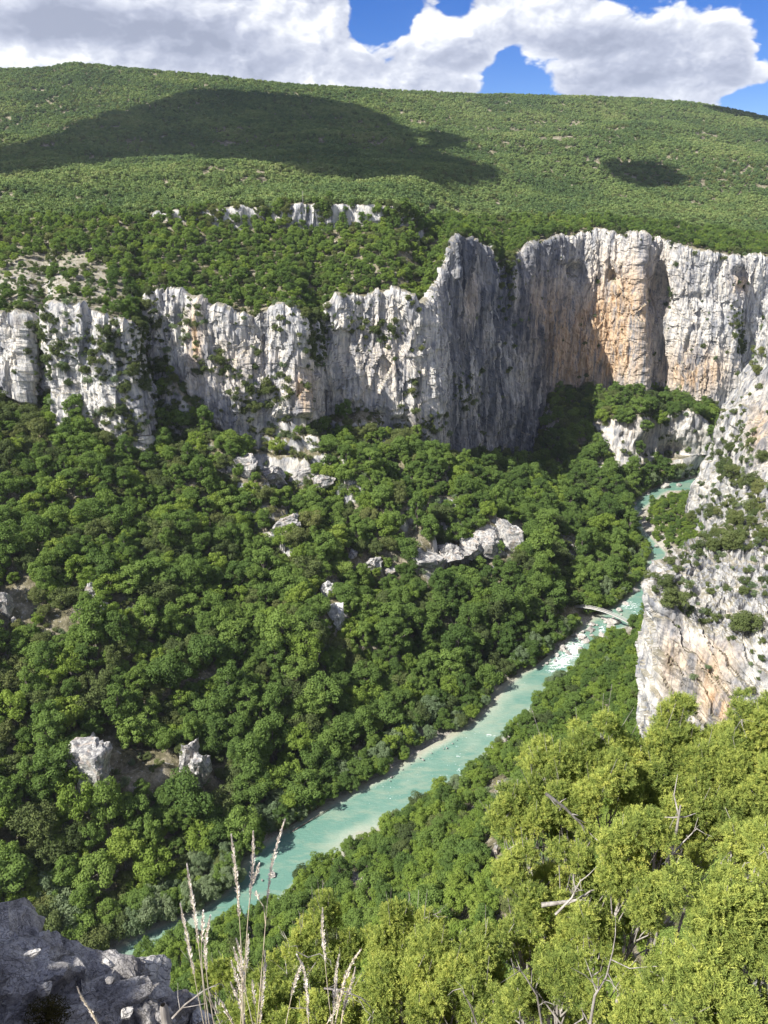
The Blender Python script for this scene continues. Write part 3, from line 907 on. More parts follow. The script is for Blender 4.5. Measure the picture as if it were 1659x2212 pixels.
wc = N.ramp(N.math('ADD', dp, N.math('MULTIPLY', N.math('SUBTRACT', nz1, 0.5), 0.55)), [(0.0, (0.36, 0.345, 0.275)), (0.28, (0.31, 0.36, 0.285)), (0.60, (0.235, 0.325, 0.255)), (1.0, (0.125, 0.245, 0.195))])
pebbles = N.ss(N.noise(pos, 0.55, 6, 0.75), 0.40, 0.66)
wc = N.mix(N.math('MULTIPLY', N.math('MULTIPLY', pebbles, N.math('SUBTRACT', 1.0, N.ss(dp, 0.2, 0.9))), 0.55), wc, (0.40, 0.43, 0.34))
mott = N.noise(N.n('ShaderNodeMapping', {0: pos, 2: (0, 0, math.radians(-46)), 3: (0.10, 0.30, 0.3)}).outputs[0], 0.7, 6, 0.7)
wc = N.mix(N.math('MULTIPLY', N.ss(mott, 0.44, 0.64), 0.45), wc, (0.30, 0.34, 0.25))
fthr = N.ss(N.math('ADD', fo, N.math('MULTIPLY', N.math('SUBTRACT', N.math('ADD', N.math('MULTIPLY', nz2, 0.6), N.math('MULTIPLY', nz1, 0.4)), 0.5), 4.2)), 0.55, 0.95)
wc = N.mix(fthr, wc, (0.78, 0.82, 0.82))
wb = N.n('ShaderNodeBump', {'Strength': 0.5, 'Distance': 0.6, 'Height': N.math('ADD', N.noise(fl, 3.5, 5, 0.6), nz2)}).outputs[0]
out_surface(N, principled(N, wc, N.math('ADD', 0.16, N.math('MULTIPLY', fthr, 0.6)), 0.35, wb))
link('river', mesh_arrays('river', np.stack([WX, WY, WZ], -1), grid_faces(NS, NX), True, {'depth': depth, 'foam': foam}, [M_WATER]), kind='structure')

# ------------------------------------------------------------------ stones
def ico(sub):
    import bmesh
    bm = bmesh.new()
    bmesh.ops.create_icosphere(bm, subdivisions=sub, radius=1.0)
    v = np.array([x.co[:] for x in bm.verts])
    f = np.array([[x.index for x in p.verts] for p in bm.faces], np.int32)
    bm.free()
    return v, f


ICO = {k: ico(k) for k in (2, 3, 4, 5)}


def rock_mesh(name, seed, dims, sub=3, planes=14, mat=None, rough=0.06, flat=True, off=0.0, blocky=0.0):
    r = np.random.default_rng(seed)
    v, f = ICO[sub]
    v = np.sign(v) * np.abs(v) ** (1 - blocky)
    v = v * 1.25
    for _ in range(planes):
        n = r.normal(size=3)
        n /= np.linalg.norm(n)
        d = r.uniform(0.55, 0.95)
        s = v @ n
        v = v - np.outer(np.maximum(s - d, 0), n)
    v = v + (v / np.linalg.norm(v, axis=1, keepdims=True)) * (fbm(v[:, 0] * 2.2 + seed, v[:, 1] * 2.2, v[:, 2] * 2.2, 4) * rough * 1.6 + ridged(v[:, 0] * 3 + seed, v[:, 1] * 3, v[:, 2] * 3, 2) * rough * 0.5)[:, None]
    v = v * np.array(dims)
    v[:, 2] += off
    return mesh_arrays(name, v, f, not flat, {}, [mat or M_BOULDER])


slope_mask = (RR > 2.02) & (RR < 4.98)
_si = np.argwhere(slope_mask)[::3]
_sp = G[_si[:, 0], _si[:, 1]]
_sx, _sy, _sd = to_px(_sp)


def on_slope(px, py):
    """the nearest point of the wooded slope seen at (px, py)"""
    e = (_sx - px) ** 2 + (_sy - py) ** 2
    c = np.argsort(e)[:12]
    return _sp[c[np.argmin(_sd[c] + e[c] * 0.2)]]


def on_bank(px, py):
    """where the sight line at (px, py) meets the near bank"""
    x, y, z = dir_of(px, py)
    D = np.linspace(60, 640, 1500)
    bz, _ = bank_z(x / y * D, D)
    hit = np.argmax(bz >= z / y * D)
    return np.array((x / y * D[hit], D[hit], bz[hit]))


stone_protos = [rock_mesh('stone', 40 + i, (1, 0.8 + 0.1 * i, 0.62 + 0.05 * i), 3, 13, M_BOULDER) for i in range(5)]


def boulder(p, size, label, group=None, squash=1.0):
    o = link('boulder', stone_protos[random.randrange(5)])
    o.location = p
    o.scale = (size, size * random.uniform(0.75, 1.15), size * 0.85 * squash)
    o.rotation_euler = (random.uniform(-.3, .3), random.uniform(-.3, .3), random.uniform(0, 6.28))
    tag(o, label, 'boulder', group)
    return o


def mpp(p):
    """metres per frame unit at a point"""
    return float(to_px(np.array(p))[2]) / FPX


named_boulders = [
    (1278, 1348, 13, 'pale rounded boulder on the bank just below the footbridge'), (1275, 1361, 22, 'broad cream boulder beside the turquoise pool below the footbridge'),
    (1254, 1377, 16, 'big grey boulder at the head of the white rapids'), (1266, 1385, 17, 'pale slab splitting the water at the top of the rapids'),
    (1217, 1403, 15, 'grey boulder on the bank beside the middle of the rapids'), (1209, 1394, 9, 'small shaded boulder in the trees above the rapids'),
    (1203, 1416, 10, 'pale low boulder on the bank beside the lower rapids'), (1230, 1412, 8, 'dark wet boulder poking through the rapids foam'),
    (1226, 1408, 9, 'flat pale boulder touching the rapids foam'), (1302, 1336, 9, 'pale upright boulder under the middle of the footbridge'),
    (1313, 1338, 13, 'angular boulder wedged under the footbridge arch'), (1328, 1344, 25, 'long flat slab of pale rock under the footbridge end'),
    (1321, 1353, 18, 'low pale ledge stone between two turquoise pools'), (1300, 1371, 13, 'white boulder in the water below the footbridge pool'),
    (1253, 1401, 11, 'half drowned boulder in the rapids with foam around'), (1370, 1335, 10, 'wet grey boulder in the pool above the footbridge'),
    (1394, 1315, 9, 'pale boulder among bushes above the footbridge pool'), (1350, 1303, 14, 'jumbled grey boulder above the churning white pool'),
    (1336, 1318, 11, 'dark shaded boulder beside the churning white pool'), (1372, 1276, 17, 'tall shaded boulder among trees upstream of the footbridge'),
    (588, 1892, 11, 'single rounded rock standing in the calm turquoise water'), (566, 1902, 5, 'small dark stone in the calm turquoise water near the bank'),
    (1437, 1052, 20, 'tall pale boulder at the far end of the visible river'), (1466, 1048, 12, 'round cream boulder beside the tall pale boulder upstream'),
]
for px, py, w, lab in named_boulders:
    p = at_level(px, py, ZW + 0.4)
    boulder(p + W(0, 0, 0.15), w * 0.62 * mpp(p), lab)
NTH = ['first', 'second', 'third', 'fourth', 'fifth', 'sixth', 'seventh', 'eighth', 'ninth', 'tenth', 'eleventh', 'twelfth', 'thirteenth', 'fourteenth', 'fifteenth', 'sixteenth', 'seventeenth', 'eighteenth', 'nineteenth', 'twentieth']
NTH += ['twenty-' + q for q in NTH[:9]]
for (n, fx, fy, tx, ty, sp, s0, s1, lab, grp) in [
        (26, 1168, 1438, 1262, 1360, 9, 3, 8, 'small pale boulder strewn along the bank beside the white rapids', 'boulders beside the rapids'),
        (22, 1392, 1090, 1470, 1190, 20, 3, 9, 'pale boulder on the stony bank of the upper river bend', 'boulders along the upper river'),
        (14, 1338, 1104, 1400, 1062, 9, 3, 7, 'small white boulder on the wooded bank of the upper river', 'boulders on the upper wooded bank'),
        (14, 1265, 1372, 1345, 1318, 9, 3, 8, 'small pale boulder around the footbridge pools', 'boulders around the footbridge'),
        (12, 820, 1692, 1000, 1590, 7, 2, 5, 'little white stone on the pale gravel beach', 'stones on the gravel beach')]:
    for k in range(n):
        t = (k + random.random()) / n
        px = fx + (tx - fx) * t + random.gauss(0, sp) * 0.7
        py = fy + (ty - fy) * t + random.gauss(0, sp) * 0.5
        p = at_level(px, py, ZW + 0.7)
        bz, bp = bank_z(np.array([p[0]]), np.array([p[1]]))
        z = max(ZW, float(bz[0])) if bp[0] > 0 else ZW + 0.5
        boulder(W(p[0], p[1], z + 0.2), random.uniform(s0, s1) * 0.6 * mpp(p), (NTH[k] + ' ' + lab).strip(), grp)


def crag(label, blocks, where, cat='rock outcrop', mat=None):
    """an outcrop of several fitted blocks; each block is (px, py, width, height) in frame units"""
    c = np.mean([[b[0], b[1]] for b in blocks], axis=0)
    root_p = where(*c)
    root = thing('rock_outcrop', label, cat, root_p)
    grow = 1.2 if len(blocks) == 6 else 1.0
    for k, b in enumerate(blocks):
        b = (b[0], b[1], b[2] * (1.2 if grow > 1 else 1), b[3] * grow)
        p = where(b[0], b[1] + b[3] * 0.5)
        m = mpp(p)
        me = rock_mesh('stone', int(b[0] * 7 + b[1]), (b[2] * 0.50 * m, b[2] * 0.5 * m, b[3] * 0.60 * m), 4, 12, mat or M_CRAG, 0.17, blocky=0.45)
        o = link('stone', me, root)
        o.location = Vector(p) - Vector(root_p) + Vector((0, 0, b[3] * (0.26 if grow > 1 or mat else 0.16) * m))
        o.rotation_euler = (random.uniform(-.1, .1), random.uniform(-.1, .1), random.uniform(-.5, .5))
    return root


M_WHITEROCK = stone_material('white_rock', (0.74, 0.725, 0.69), (0.42, 0.415, 0.41), 0.5)
CRAGS = [
    ('blocky white outcrop standing out of the wooded slope', [(208, 1612, 52, 84), (262, 1606, 60, 76), (302, 1636, 50, 80), (350, 1640, 34, 92), (390, 1632, 46, 70), (432, 1642, 52, 62)], on_slope),
    ('pointed white rock alone in the middle of the wooded slope', [(729, 1326, 36, 50), (716, 1262, 40, 46)], on_slope, 'rock outcrop', M_WHITEROCK),
    ('grey overhanging rock band above the bright river trees', [(930, 1196, 60, 34), (975, 1190, 64, 36), (1020, 1176, 60, 40), (1060, 1160, 56, 44), (1100, 1140, 44, 52)], on_slope),
    ('low white rock band below the tan pillar cliff', [(530, 1000, 50, 40), (590, 1012, 60, 46), (650, 1016, 60, 44), (700, 1032, 40, 30)], on_slope),
    ('jagged white rocks at the edge of the slope by a dead tree', [(8, 1290, 30, 60), (34, 1300, 26, 54), (10, 1360, 20, 30)], on_slope),
    ('shaded grey rock cube beneath a dark tree on the slope', [(250, 1294, 32, 36)], on_slope),
    ('crumbling pale rocks in a bare patch of the slope', [(128, 1318, 46, 46), (160, 1330, 26, 34)], on_slope),
    ('pale stony patch with white rocks high on the slope', [(620, 1118, 44, 30), (640, 1130, 26, 20)], on_slope),
    ('white rocks above a bare reddish patch of the slope', [(800, 1212, 40, 22), (760, 1190, 22, 18), (840, 1222, 26, 16)], on_slope),
    ('tall white rock beside the yellow juniper', [(1078, 1692, 20, 34)], on_bank),
    ('narrow white rock half hidden by the yellow juniper', [(1070, 1828, 16, 40)], on_bank),
    ('white rock ridge poking out of grey bushes on the near bank', [(730, 1898, 40, 18), (762, 1890, 36, 20), (788, 1894, 20, 18)], on_bank),
    ('small white rock between bushes high on the near bank', [(1150, 1622, 22, 20)], on_bank),
]
for a in CRAGS:
    crag(*a)

# scree fan of loose stones
scree_pts = []
for _ in range(420):
    t, w = random.random(), random.gauss(0, 1)
    scree_pts.append(on_slope(1205 + 50 * t + w * 12, 1150 + 78 * t - w * 6))
sv, sf, so = [], [], 0
for p in scree_pts:
    v, f = ICO[2]
    r = random.uniform(0.35, 1.1)
    v = v * r * np.array((1, 1, 0.7)) * (1 + 0.5 * fbm(v[:, 0] * 1.4 + p[0], v[:, 1] * 1.4, v[:, 2] * 1.4, 2))[:, None] + p
    sv.append(v)
    sf.append(f + so)
    so += len(v)
link('scree', mesh_arrays('scree', np.concatenate(sv), np.concatenate(sf), False, {}, [M_BOULDER]), kind='stuff')

# ------------------------------------------------------------------ trees: prototypes
def leaf_quads(c, nrm, size, r, n_per=1, ratio=0.62):
    """one diamond leaf spray per centre, facing nrm with jitter"""
    n = len(c)
    d = nrm + r.normal(size=(n, 3)) * 0.55
    d /= np.linalg.norm(d, axis=1, keepdims=True)
    a = np.cross(d, r.normal(size=(n, 3)))
    a /= np.linalg.norm(a, axis=1, keepdims=True) + 1e-9
    b = np.cross(d, a)
    s = (size * r.uniform(0.65, 1.35, n))[:, None]
    q = np.stack([c - a * s, c - b * s * ratio, c + a * s + d * s * 0.25, c + b * s * ratio], 1)
    return q.reshape(-1, 3)


def crown_geo(seed, H, R, n_cl, cl_r, per, leaf, base=0.25, top=1.0, shape=0.5, upright=0.0):
    """leaf sprays gathered in clumps through a crown of height H and radius R"""
    r = np.random.default_rng(seed)
    V, T, cc = [], [], []
    for k in range(n_cl):
        for _ in range(20):
            u = r.normal(size=3)
            u /= np.linalg.norm(u)
            rad = r.uniform(0.25, 1.0) ** 0.45
            zf = u[2] * rad
            p = np.array((u[0] * rad * R, u[1] * rad * R, H * (base + top) / 2 + zf * H * (top - base) / 2))
            w = 1 - abs(zf) ** 2 * 0.0
            if zf < -0.5 and r.random() < 0.6:
                continue
            break
        # uneven outline
        p[:2] *= 1 + 0.28 * math.sin(3 * math.atan2(p[1], p[0]) + seed) * (0.5 + 0.5 * r.random())
        cr = cl_r * r.uniform(0.6, 1.3) * R
        cc.append((p, cr))
        m = int(per * (cr / (cl_r * R)) ** 2)
        n = r.normal(size=(m, 3))
        n[:, 2] = n[:, 2] * 0.85 + 0.35
        n /= np.linalg.norm(n, axis=1, keepdims=True)
        pts = p + n * cr * (r.uniform(0.55, 1.08, m) ** 0.7)[:, None] * np.array((1, 1, 0.78 + upright))
        V.append(leaf_quads(pts, n + np.array((0, 0, 0.35)), leaf, r))
        T.append(np.repeat(np.clip(r.normal(0.4 + 0.12 * r.normal(), 0.22, m), 0, 1), 4))
    V = np.concatenate(V)
    return V, np.arange(len(V), dtype=np.int32).reshape(-1, 4), np.concatenate(T), cc


def trunk_geo(seed, H, R, cc, r0=0.03, bare=False):
    r = np.random.default_rng(seed + 99)
    parts = []
    lean = r.normal(size=2) * 0.05 * H
    path = [np.array((lean[0] * t * t, lean[1] * t * t, H * 0.72 * t - 0.06 * H * (t == 0))) for t in np.linspace(0, 1, 6)]
    parts.append(tube_geo(path, np.linspace(r0 * H, r0 * H * 0.25, 6), 6))
    pick = r.choice(len(cc), min(9, len(cc)), replace=False)
    for k in pick:
        e, _ = cc[k]
        t = r.uniform(0.25, 0.7)
        i = min(4, int(t * 5))
        s = path[i] * (1 - (t * 5 - i)) + path[i + 1] * (t * 5 - i)
        mid = s * 0.5 + e * 0.5 + r.normal(size=3) * 0.04 * H
        parts.append(tube_geo([s, mid, e], [r0 * H * 0.45, r0 * H * 0.28, r0 * H * 0.1], 4))
    return join_geo(parts)


PROTO = {}


def make_proto(key, leafmat, seed, H, R, n_cl, cl_r, per, leaf, **kw):
    V, F, T, cc = crown_geo(seed, H, R, n_cl, cl_r, per, leaf, **kw)
    tv, tf = trunk_geo(seed, H, R, cc)
    crown_me = mesh_arrays('crown', V, F, False, {'tint': T}, [leafmat])
    trunk_me = mesh_arrays('trunk', tv, tf, True, {}, [M_BARK])
    me = mesh_arrays('tree', np.concatenate([V, tv]), np.concatenate([F, tf + len(V)]), False, {'tint': np.concatenate([T, np.zeros(len(tv))])}, [leafmat, M_BARK],
                     np.concatenate([np.zeros(len(F)), np.ones(len(tf))]))
    o = bpy.data.objects.new('tree', me)
    PROTO[key] = dict(crown=crown_me, trunk=trunk_me, obj=o, H=H, R=R)


KINDS = {'broad': [], 'bright': [], 'oak': [], 'willow': [], 'shrub': [], 'greyshrub': []}


def kind(k, *a, **kw):
    key = f'{k}{len(KINDS[k])}'
    make_proto(key, *a, **kw)
    KINDS[k].append(key)


for i in range(4):
    kind('broad', M_DECID, 11 + i, 11, 4.6 - 0.3 * i, 46, 0.33, 118, 0.285, base=0.20)
for i in range(2):
    kind('broad', M_DECID, 21 + i, 14, 3.7, 46, 0.36, 118, 0.285, base=0.16)
kind('broad', M_DECID, 25, 12, 5.4, 60, 0.27, 112, 0.285, base=0.30)
kind('broad', M_DECID, 26, 9, 4.9, 44, 0.27, 118, 0.285, base=0.25)
kind('broad', M_DECID, 27, 15, 4.4, 60, 0.28, 112, 0.285, base=0.12)
for i in range(3):
    kind('bright', M_BRIGHT, 31 + i, 10, 4.0, 40, 0.33, 112, 0.27, base=0.22)
for i in range(3):
    kind('oak', M_DARK, 41 + i, 8.5, 4.2, 44, 0.34, 130, 0.24, base=0.12)
for i in range(2):
    kind('willow', M_WILLOW, 51 + i, 10, 4.2, 60, 0.26, 112, 0.24, base=0.10, upright=0.25)
for i in range(3):
    kind('shrub', M_DARK, 61 + i, 3.2, 2.0, 20, 0.42, 100, 0.165, base=0.05)
for i in range(2):
    kind('greyshrub', M_WILLOW, 71 + i, 2.6, 1.9, 18, 0.42, 96, 0.15, base=0.05)
HILLP = []
for i in range(4):
    V, F, T, cc = crown_geo(81 + i, 5.6, 2.9, 12, 0.48, 22, 0.62, base=0.05)
    HILLP.append(bpy.data.objects.new('scrub_tree', mesh_arrays('scrub_tree', V, F, False, {'tint': T}, [M_HILL])))
for i in range(2):
    V, F, T, cc = crown_geo(91 + i, 5.0, 2.9, 12, 0.48, 22, 0.60, base=0.0)
    HILLP.append(bpy.data.objects.new('scrub_tree', mesh_arrays('scrub_tree', V, F, False, {'tint': T}, [M_DARK])))


def scatter(name, pts, rot, scale, pick, protos, parent=None, smooth_mat=None, **props):
    """one object of many far plants: geometry nodes set a prototype on each point"""
    n = len(pts)
    me = bpy.data.meshes.new(name)
    me.vertices.add(n)
    me.vertices.foreach_set('co', np.asarray(pts, np.float32).ravel())
    for nm, typ, arr in (('rot', 'FLOAT_VECTOR', rot), ('siz', 'FLOAT', scale), ('pick', 'INT', pick)):
        at = me.attributes.new(nm, typ, 'POINT')
        at.data.foreach_set('vector' if typ == 'FLOAT_VECTOR' else 'value', np.asarray(arr, np.int32 if typ == 'INT' else np.float32).ravel())
    me.update()
    o = link(name, me, parent, **props)
    c = bpy.data.collections.new(name + '_kinds')
    for k, p in enumerate(protos):
        q = p.copy()
        q.name = f'{chr(97 + k)}_{name}'
        c.objects.link(q)
    ng = bpy.data.node_groups.new(name, 'GeometryNodeTree')
    ng.interface.new_socket('Geometry', in_out='INPUT', socket_type='NodeSocketGeometry')
    ng.interface.new_socket('Geometry', in_out='OUTPUT', socket_type='NodeSocketGeometry')
    nd = ng.nodes.new
    gi, go, iop, ci = nd('NodeGroupInput'), nd('NodeGroupOutput'), nd('GeometryNodeInstanceOnPoints'), nd('GeometryNodeCollectionInfo')
    ci.inputs[0].default_value = c
    ci.inputs['Separate Children'].default_value = True
    ci.inputs['Reset Children'].default_value = True

    def att(nm, typ):
        a = nd('GeometryNodeInputNamedAttribute')
        a.data_type = typ
        a.inputs[0].default_value = nm
        return [s for s in a.outputs if s.enabled and s.name == 'Attribute'][0]
    e2r = nd('FunctionNodeEulerToRotation')
    L = ng.links.new
    L(gi.outputs[0], iop.inputs['Points'])
    L(ci.outputs[0], iop.inputs['Instance'])
    iop.inputs['Pick Instance'].default_value = True
    L(att('pick', 'INT'), iop.inputs['Instance Index'])
    L(att('rot', 'FLOAT_VECTOR'), e2r.inputs[0])
    L(e2r.outputs[0], iop.inputs['Rotation'])
    L(att('siz', 'FLOAT'), iop.inputs['Scale'])
    L(iop.outputs[0], go.inputs[0])
    md = o.modifiers.new('plants', 'NODES')
    md.node_group = ng
    return o


# ------------------------------------------------------------------ where trees stand
A00, A10, A01 = G[:-1, :-1], G[1:, :-1], G[:-1, 1:]
AREA = 0.5 * np.linalg.norm(np.cross(A10 - A00, A01 - A00), axis=-1) * 2
cRR = RR[:-1, :-1] + 0.5 / 40
cPX, cPY, cDEP = to_px(G[:-1, :-1])
cN = GN[:-1, :-1]
cCL = CL[:-1, :-1]
INV = (cPX > -330) & (cPX < 1990) & (cDEP > 50)


def sample_cells(weight, n):
    w = (AREA * weight * INV).ravel()
    idx = RNG.choice(w.size, size=n, p=w / w.sum())
    i, j = np.unravel_index(idx, AREA.shape)
    a, b = RNG.random(n)[:, None], RNG.random(n)[:, None]
    p = G[i, j] * (1 - a) * (1 - b) + G[i + 1, j] * a * (1 - b) + G[i, j + 1] * (1 - a) * b + G[i + 1, j + 1] * a * b
    return p, i, j, float(w.sum())


def blobs(px, py, lst):
    s = np.zeros_like(px)
    for (cx, cy, wx, wy, a) in lst:
        s = s + a * np.exp(-((px - cx) / wx) ** 2 - ((py - cy) / wy) ** 2)
    return s


def darts(p, rad):
    """keep points no nearer to one another than their radii ask"""
    cell = 4.0
    grid = {}
    keep = []
    for k in range(len(p)):
        x, y, z = p[k]
        r = rad[k]
        gx_, gy_ = int(x // cell), int(y // cell)
        ok = True
        m = int(r // cell) + 1
        for a in range(gx_ - m, gx_ + m + 1):
            for b in range(gy_ - m, gy_ + m + 1):
                for q in grid.get((a, b), ()):
                    rr_ = 0.5 * (r + rad[q])
                    if (p[q][0] - x) ** 2 + (p[q][1] - y) ** 2 + ((p[q][2] - z) * 0.6) ** 2 < rr_ * rr_:
                        ok = False
                        break
                if not ok:
                    break
            if not ok:
                break
        if ok:
            keep.append(k)
            grid.setdefault((gx_, gy_), []).append(k)
    return np.array(keep, int)


bare = [(620, 1112, 26, 22, 1.2), (600, 1012, 110, 14, 0.9), (716, 1262, 24, 30, 1.4), (730, 1320, 22, 26, 1.6), (640, 1300, 12, 14, 1.0), (800, 1212, 44, 14, 1.1), (525, 1225, 9, 22, 1.0), (128, 1310, 46, 30, 1.2), (14, 1310, 26, 56, 1.3),
        (212, 1600, 26, 40, 1.6), (310, 1640, 70, 30, 1.2), (425, 1650, 36, 26, 1.3), (1228, 1188, 30, 46, 1.5), (975, 1192, 70, 20, 1.6), (1080, 1150, 36, 28, 1.2), (1020, 1055, 14, 20, 1.0), (870, 1050, 10, 30, 0.8), (250, 1296, 18, 18, 1.2), (560, 955, 60, 20, 0.5), (760, 890, 60, 20, 0.6), (440, 1860, 40, 16, 1.0), (600, 870, 30, 30, 0.5), (1000, 1060, 60, 30, 0.8), (900, 1120, 40, 40, 0.7), (960, 1200, 80, 24, 1.8), (880, 1160, 20, 30, 0.9), (1110, 1160, 30, 30, 1.2), (560, 1000, 120, 26, 0.8), (450, 900, 40, 40, 0.5), (760, 900, 80, 26, 0.8), (620, 960, 80, 18, 0.8), (905, 1640, 26, 14, 1.2), (850, 1672, 36, 14, 1.2), (1075, 1470, 22, 12, 1.2), (700, 1742, 40, 8, 0.5), (180, 2040, 50, 22, 1.2), (1240, 1372, 40, 22, 0.8), (1215, 1400, 26, 14, 0.8)]
TR = []          # x, y, z, scale, kind key


def add_trees(p, kinds, scales):
    for q, k, s in zip(p, kinds, scales):
        TR.append((q[0], q[1], q[2], s, k))


def choose(names, probs, n):
    out = []
    for k in RNG.choice(len(names), size=n, p=np.array(probs) / sum(probs)):
        out.append(random.choice(KINDS[names[k]]))
    return out


# wooded slope
dens = (cRR > 1.15) & (cRR < 4.97)
bl = blobs(cPX, cPY, bare)
dw = dens * (1 + 8.0 * (cRR < 2.06)) * np.clip(1.15 - bl, 0.03, 1) * (1 - 0.86 * sstep(cRR, 4.25, 4.6) * (cPX > 380) * (cPX < 1130)) * (1 - 0.85 * sstep(1 - cN[..., 2], 0.35, 0.6)) * (1 - cCL * 0.85)
p, i, j, _ = sample_cells(dw, 20000)
mp = fbm(p[:, 0] / 30, p[:, 1] / 30, 0.5, 2)
low = 1 - (cRR[i, j] - 2.1) / 2.9
sc = (0.55 + 0.95 * RNG.random(len(p)) ** 1.4) * (0.84 + 0.52 * low)
kd = []
for q in range(len(p)):
    u = RNG.random()
    dk = 0.14 + 0.42 * float(sstep(cRR[i[q], j[q]], 3.9, 4.8)) + (0.25 if mp[q] < -0.25 else 0) + 0.2 * float(sstep(-cPX[i[q], j[q]], -200, 0))
    if u < dk:
        kd.append(random.choice(KINDS['oak']))
    elif u < dk + 0.12 + (0.18 if mp[q] > 0.25 else 0):
        kd.append(random.choice(KINDS['bright']))
    elif cRR[i[q], j[q]] < 2.06 and u > 0.62:
        kd.append(random.choice(KINDS['willow']))
    else:
        kd.append(random.choice(KINDS['broad']))
sc = sc * np.where(cRR[i, j] < 2.04, 0.72, 1.0)
rad = sc * np.where(low < 0.15, 4.4, 4.4)
k = darts(p, rad)
add_trees(p[k] - W(0, 0, 0.3), [kd[a] for a in k], sc[k])
for (a, b, s_, k_) in [(330, 2006, 1.25, 'willow'), (300, 2030, 1.0, 'willow'), (372, 1990, 1.0, 'willow'), (430, 1966, 1.05, 'willow'), (462, 1950, 1.0, 'willow'), (500, 1928, 0.95, 'willow'), (395, 1985, 0.7, 'greyshrub'), (520, 1915, 0.7, 'willow'), (250, 2030, 1.1, 'broad'),
                       (225, 2025, 1.3, 'willow'), (150, 2010, 1.45, 'willow'), (120, 1960, 1.5, 'willow'), (700, 1660, 1.5, 'oak'), (712, 1640, 1.55, 'broad'), (450, 1790, 1.5, 'oak')]:
    q_ = at_level(a, b, ZW + 0.5) if b > 1900 and a > 240 else on_slope(a, b)
    TR.append((q_[0] - 2, q_[1] + 2, q_[2], s_, random.choice(KINDS[k_])))
fe = resample(FAR[2:], 420)
fd = np.gradient(fe, axis=0)
fd /= np.linalg.norm(fd, axis=1, keepdims=True)
for a in range(len(fe)):
    for _ in range(2):
        o_ = random.uniform(1.6, 7.5)
        x_, y_ = fe[a] + np.array((-fd[a, 1], fd[a, 0])) * o_ + np.random.normal(0, 0.8, 2)
        ex, ey, _d = to_px(np.array((x_, y_, ZW)))
        beach = (835 < ex < 955 and o_ < 6) or (1058 < ex < 1098 and 1400 < ey < 1540) or (1150 < ex < 1290 and 1320 < ey < 1450 and o_ < 3.5) or (1340 < ex < 1420 and 1050 < ey < 1130 and o_ < 3)
        if y_ > 700 or random.random() < (0.80 if beach else 0.12):
            continue
        TR.append((x_, y_, ZW + 0.1 + o_ * 0.12, random.uniform(0.42, 0.85), random.choice(KINDS[random.choice(['broad', 'broad', 'willow', 'bright', 'oak'])])))
# undergrowth shrubs on the slope
p, i, j, _ = sample_cells(dens * (0.35 + 0.65 * sstep(cRR, 4.2, 4.7)) * np.clip(1.1 - 0.8 * bl, 0.1, 1), 6500)
sc2 = RNG.uniform(0.6, 1.5, len(p))
k = darts(p, sc2 * 2.6)
add_trees(p[k] - W(0, 0, 0.2), choose(['shrub', 'greyshrub'], [0.75, 0.25], len(k)), sc2[k])

# bushes on the cliffs: ledges, gullies
cb = [(682, 712, 26, 55, 3), (112, 745, 32, 50, 3), (220, 745, 50, 30, 2.0), (290, 800, 40, 34, 3), (312, 700, 22, 80, 3), (350, 740, 14, 40, 1.5), (482, 792, 20, 26, 3), (532, 850, 26, 40, 2.5), (395, 705, 14, 28, 1.2), (290, 920, 20, 26, 2.5),
      (440, 800, 16, 18, 1), (575, 850, 24, 26, 1.5), (892, 838, 16, 18, 1.5), (830, 720, 30, 22, 1.8), (770, 700, 20, 20, 1), (1096, 600, 16, 50, 3), (600, 830, 14, 24, 1), (160, 700, 20, 14, 0.7), (1000, 850, 30, 40, 0.5), (1450, 640, 10, 16, 1.0), (930, 930, 24, 30, 1.5), (1585, 700, 10, 40, 2), (1600, 740, 10, 30, 2), (430, 690, 12, 20, 0.7), (510, 700, 10, 20, 0.8), (1420, 940, 20, 20, .6), (205, 800, 40, 30, 1.2), (240, 900, 50, 20, 1.0), (345, 870, 10, 40, 1.5)]
cb = [(a, b, c * 0.9, d * 0.9, e) for a, b, c, d, e in cb]
w = (cCL > 0.3) * (0.006 + 0.35 * sstep(cN[..., 2], 0.40, 0.72) * sstep(fbm(UU[:-1, :-1] / 24, Z[:-1, :-1] / 18, 12.0, 2), -0.05, 0.35) + 0.9 * blobs(cPX, cPY, cb)) * (cPX < 1660)
w = w * np.where((cPX > 930) & (cRR > 5) & (cRR < 7.8), 0.45, 1.0)
p, i, j, _ = sample_cells(w, 3000)
sc2 = RNG.uniform(0.35, 1.0, len(p)) ** 1.3 * 1.5
inb = blobs(cPX[i, j], cPY[i, j], cb) > 0.8
k = darts(p, sc2 * 2.4)
add_trees(p[k] - W(0, 0, 0.3), [random.choice(KINDS['oak']) if (inb[a] and RNG.random() < 0.45) else random.choice(KINDS['shrub'] if RNG.random() < .8 else KINDS['greyshrub']) for a in k],
          [sc2[a] * (0.62 if inb[a] else 1) for a in k])

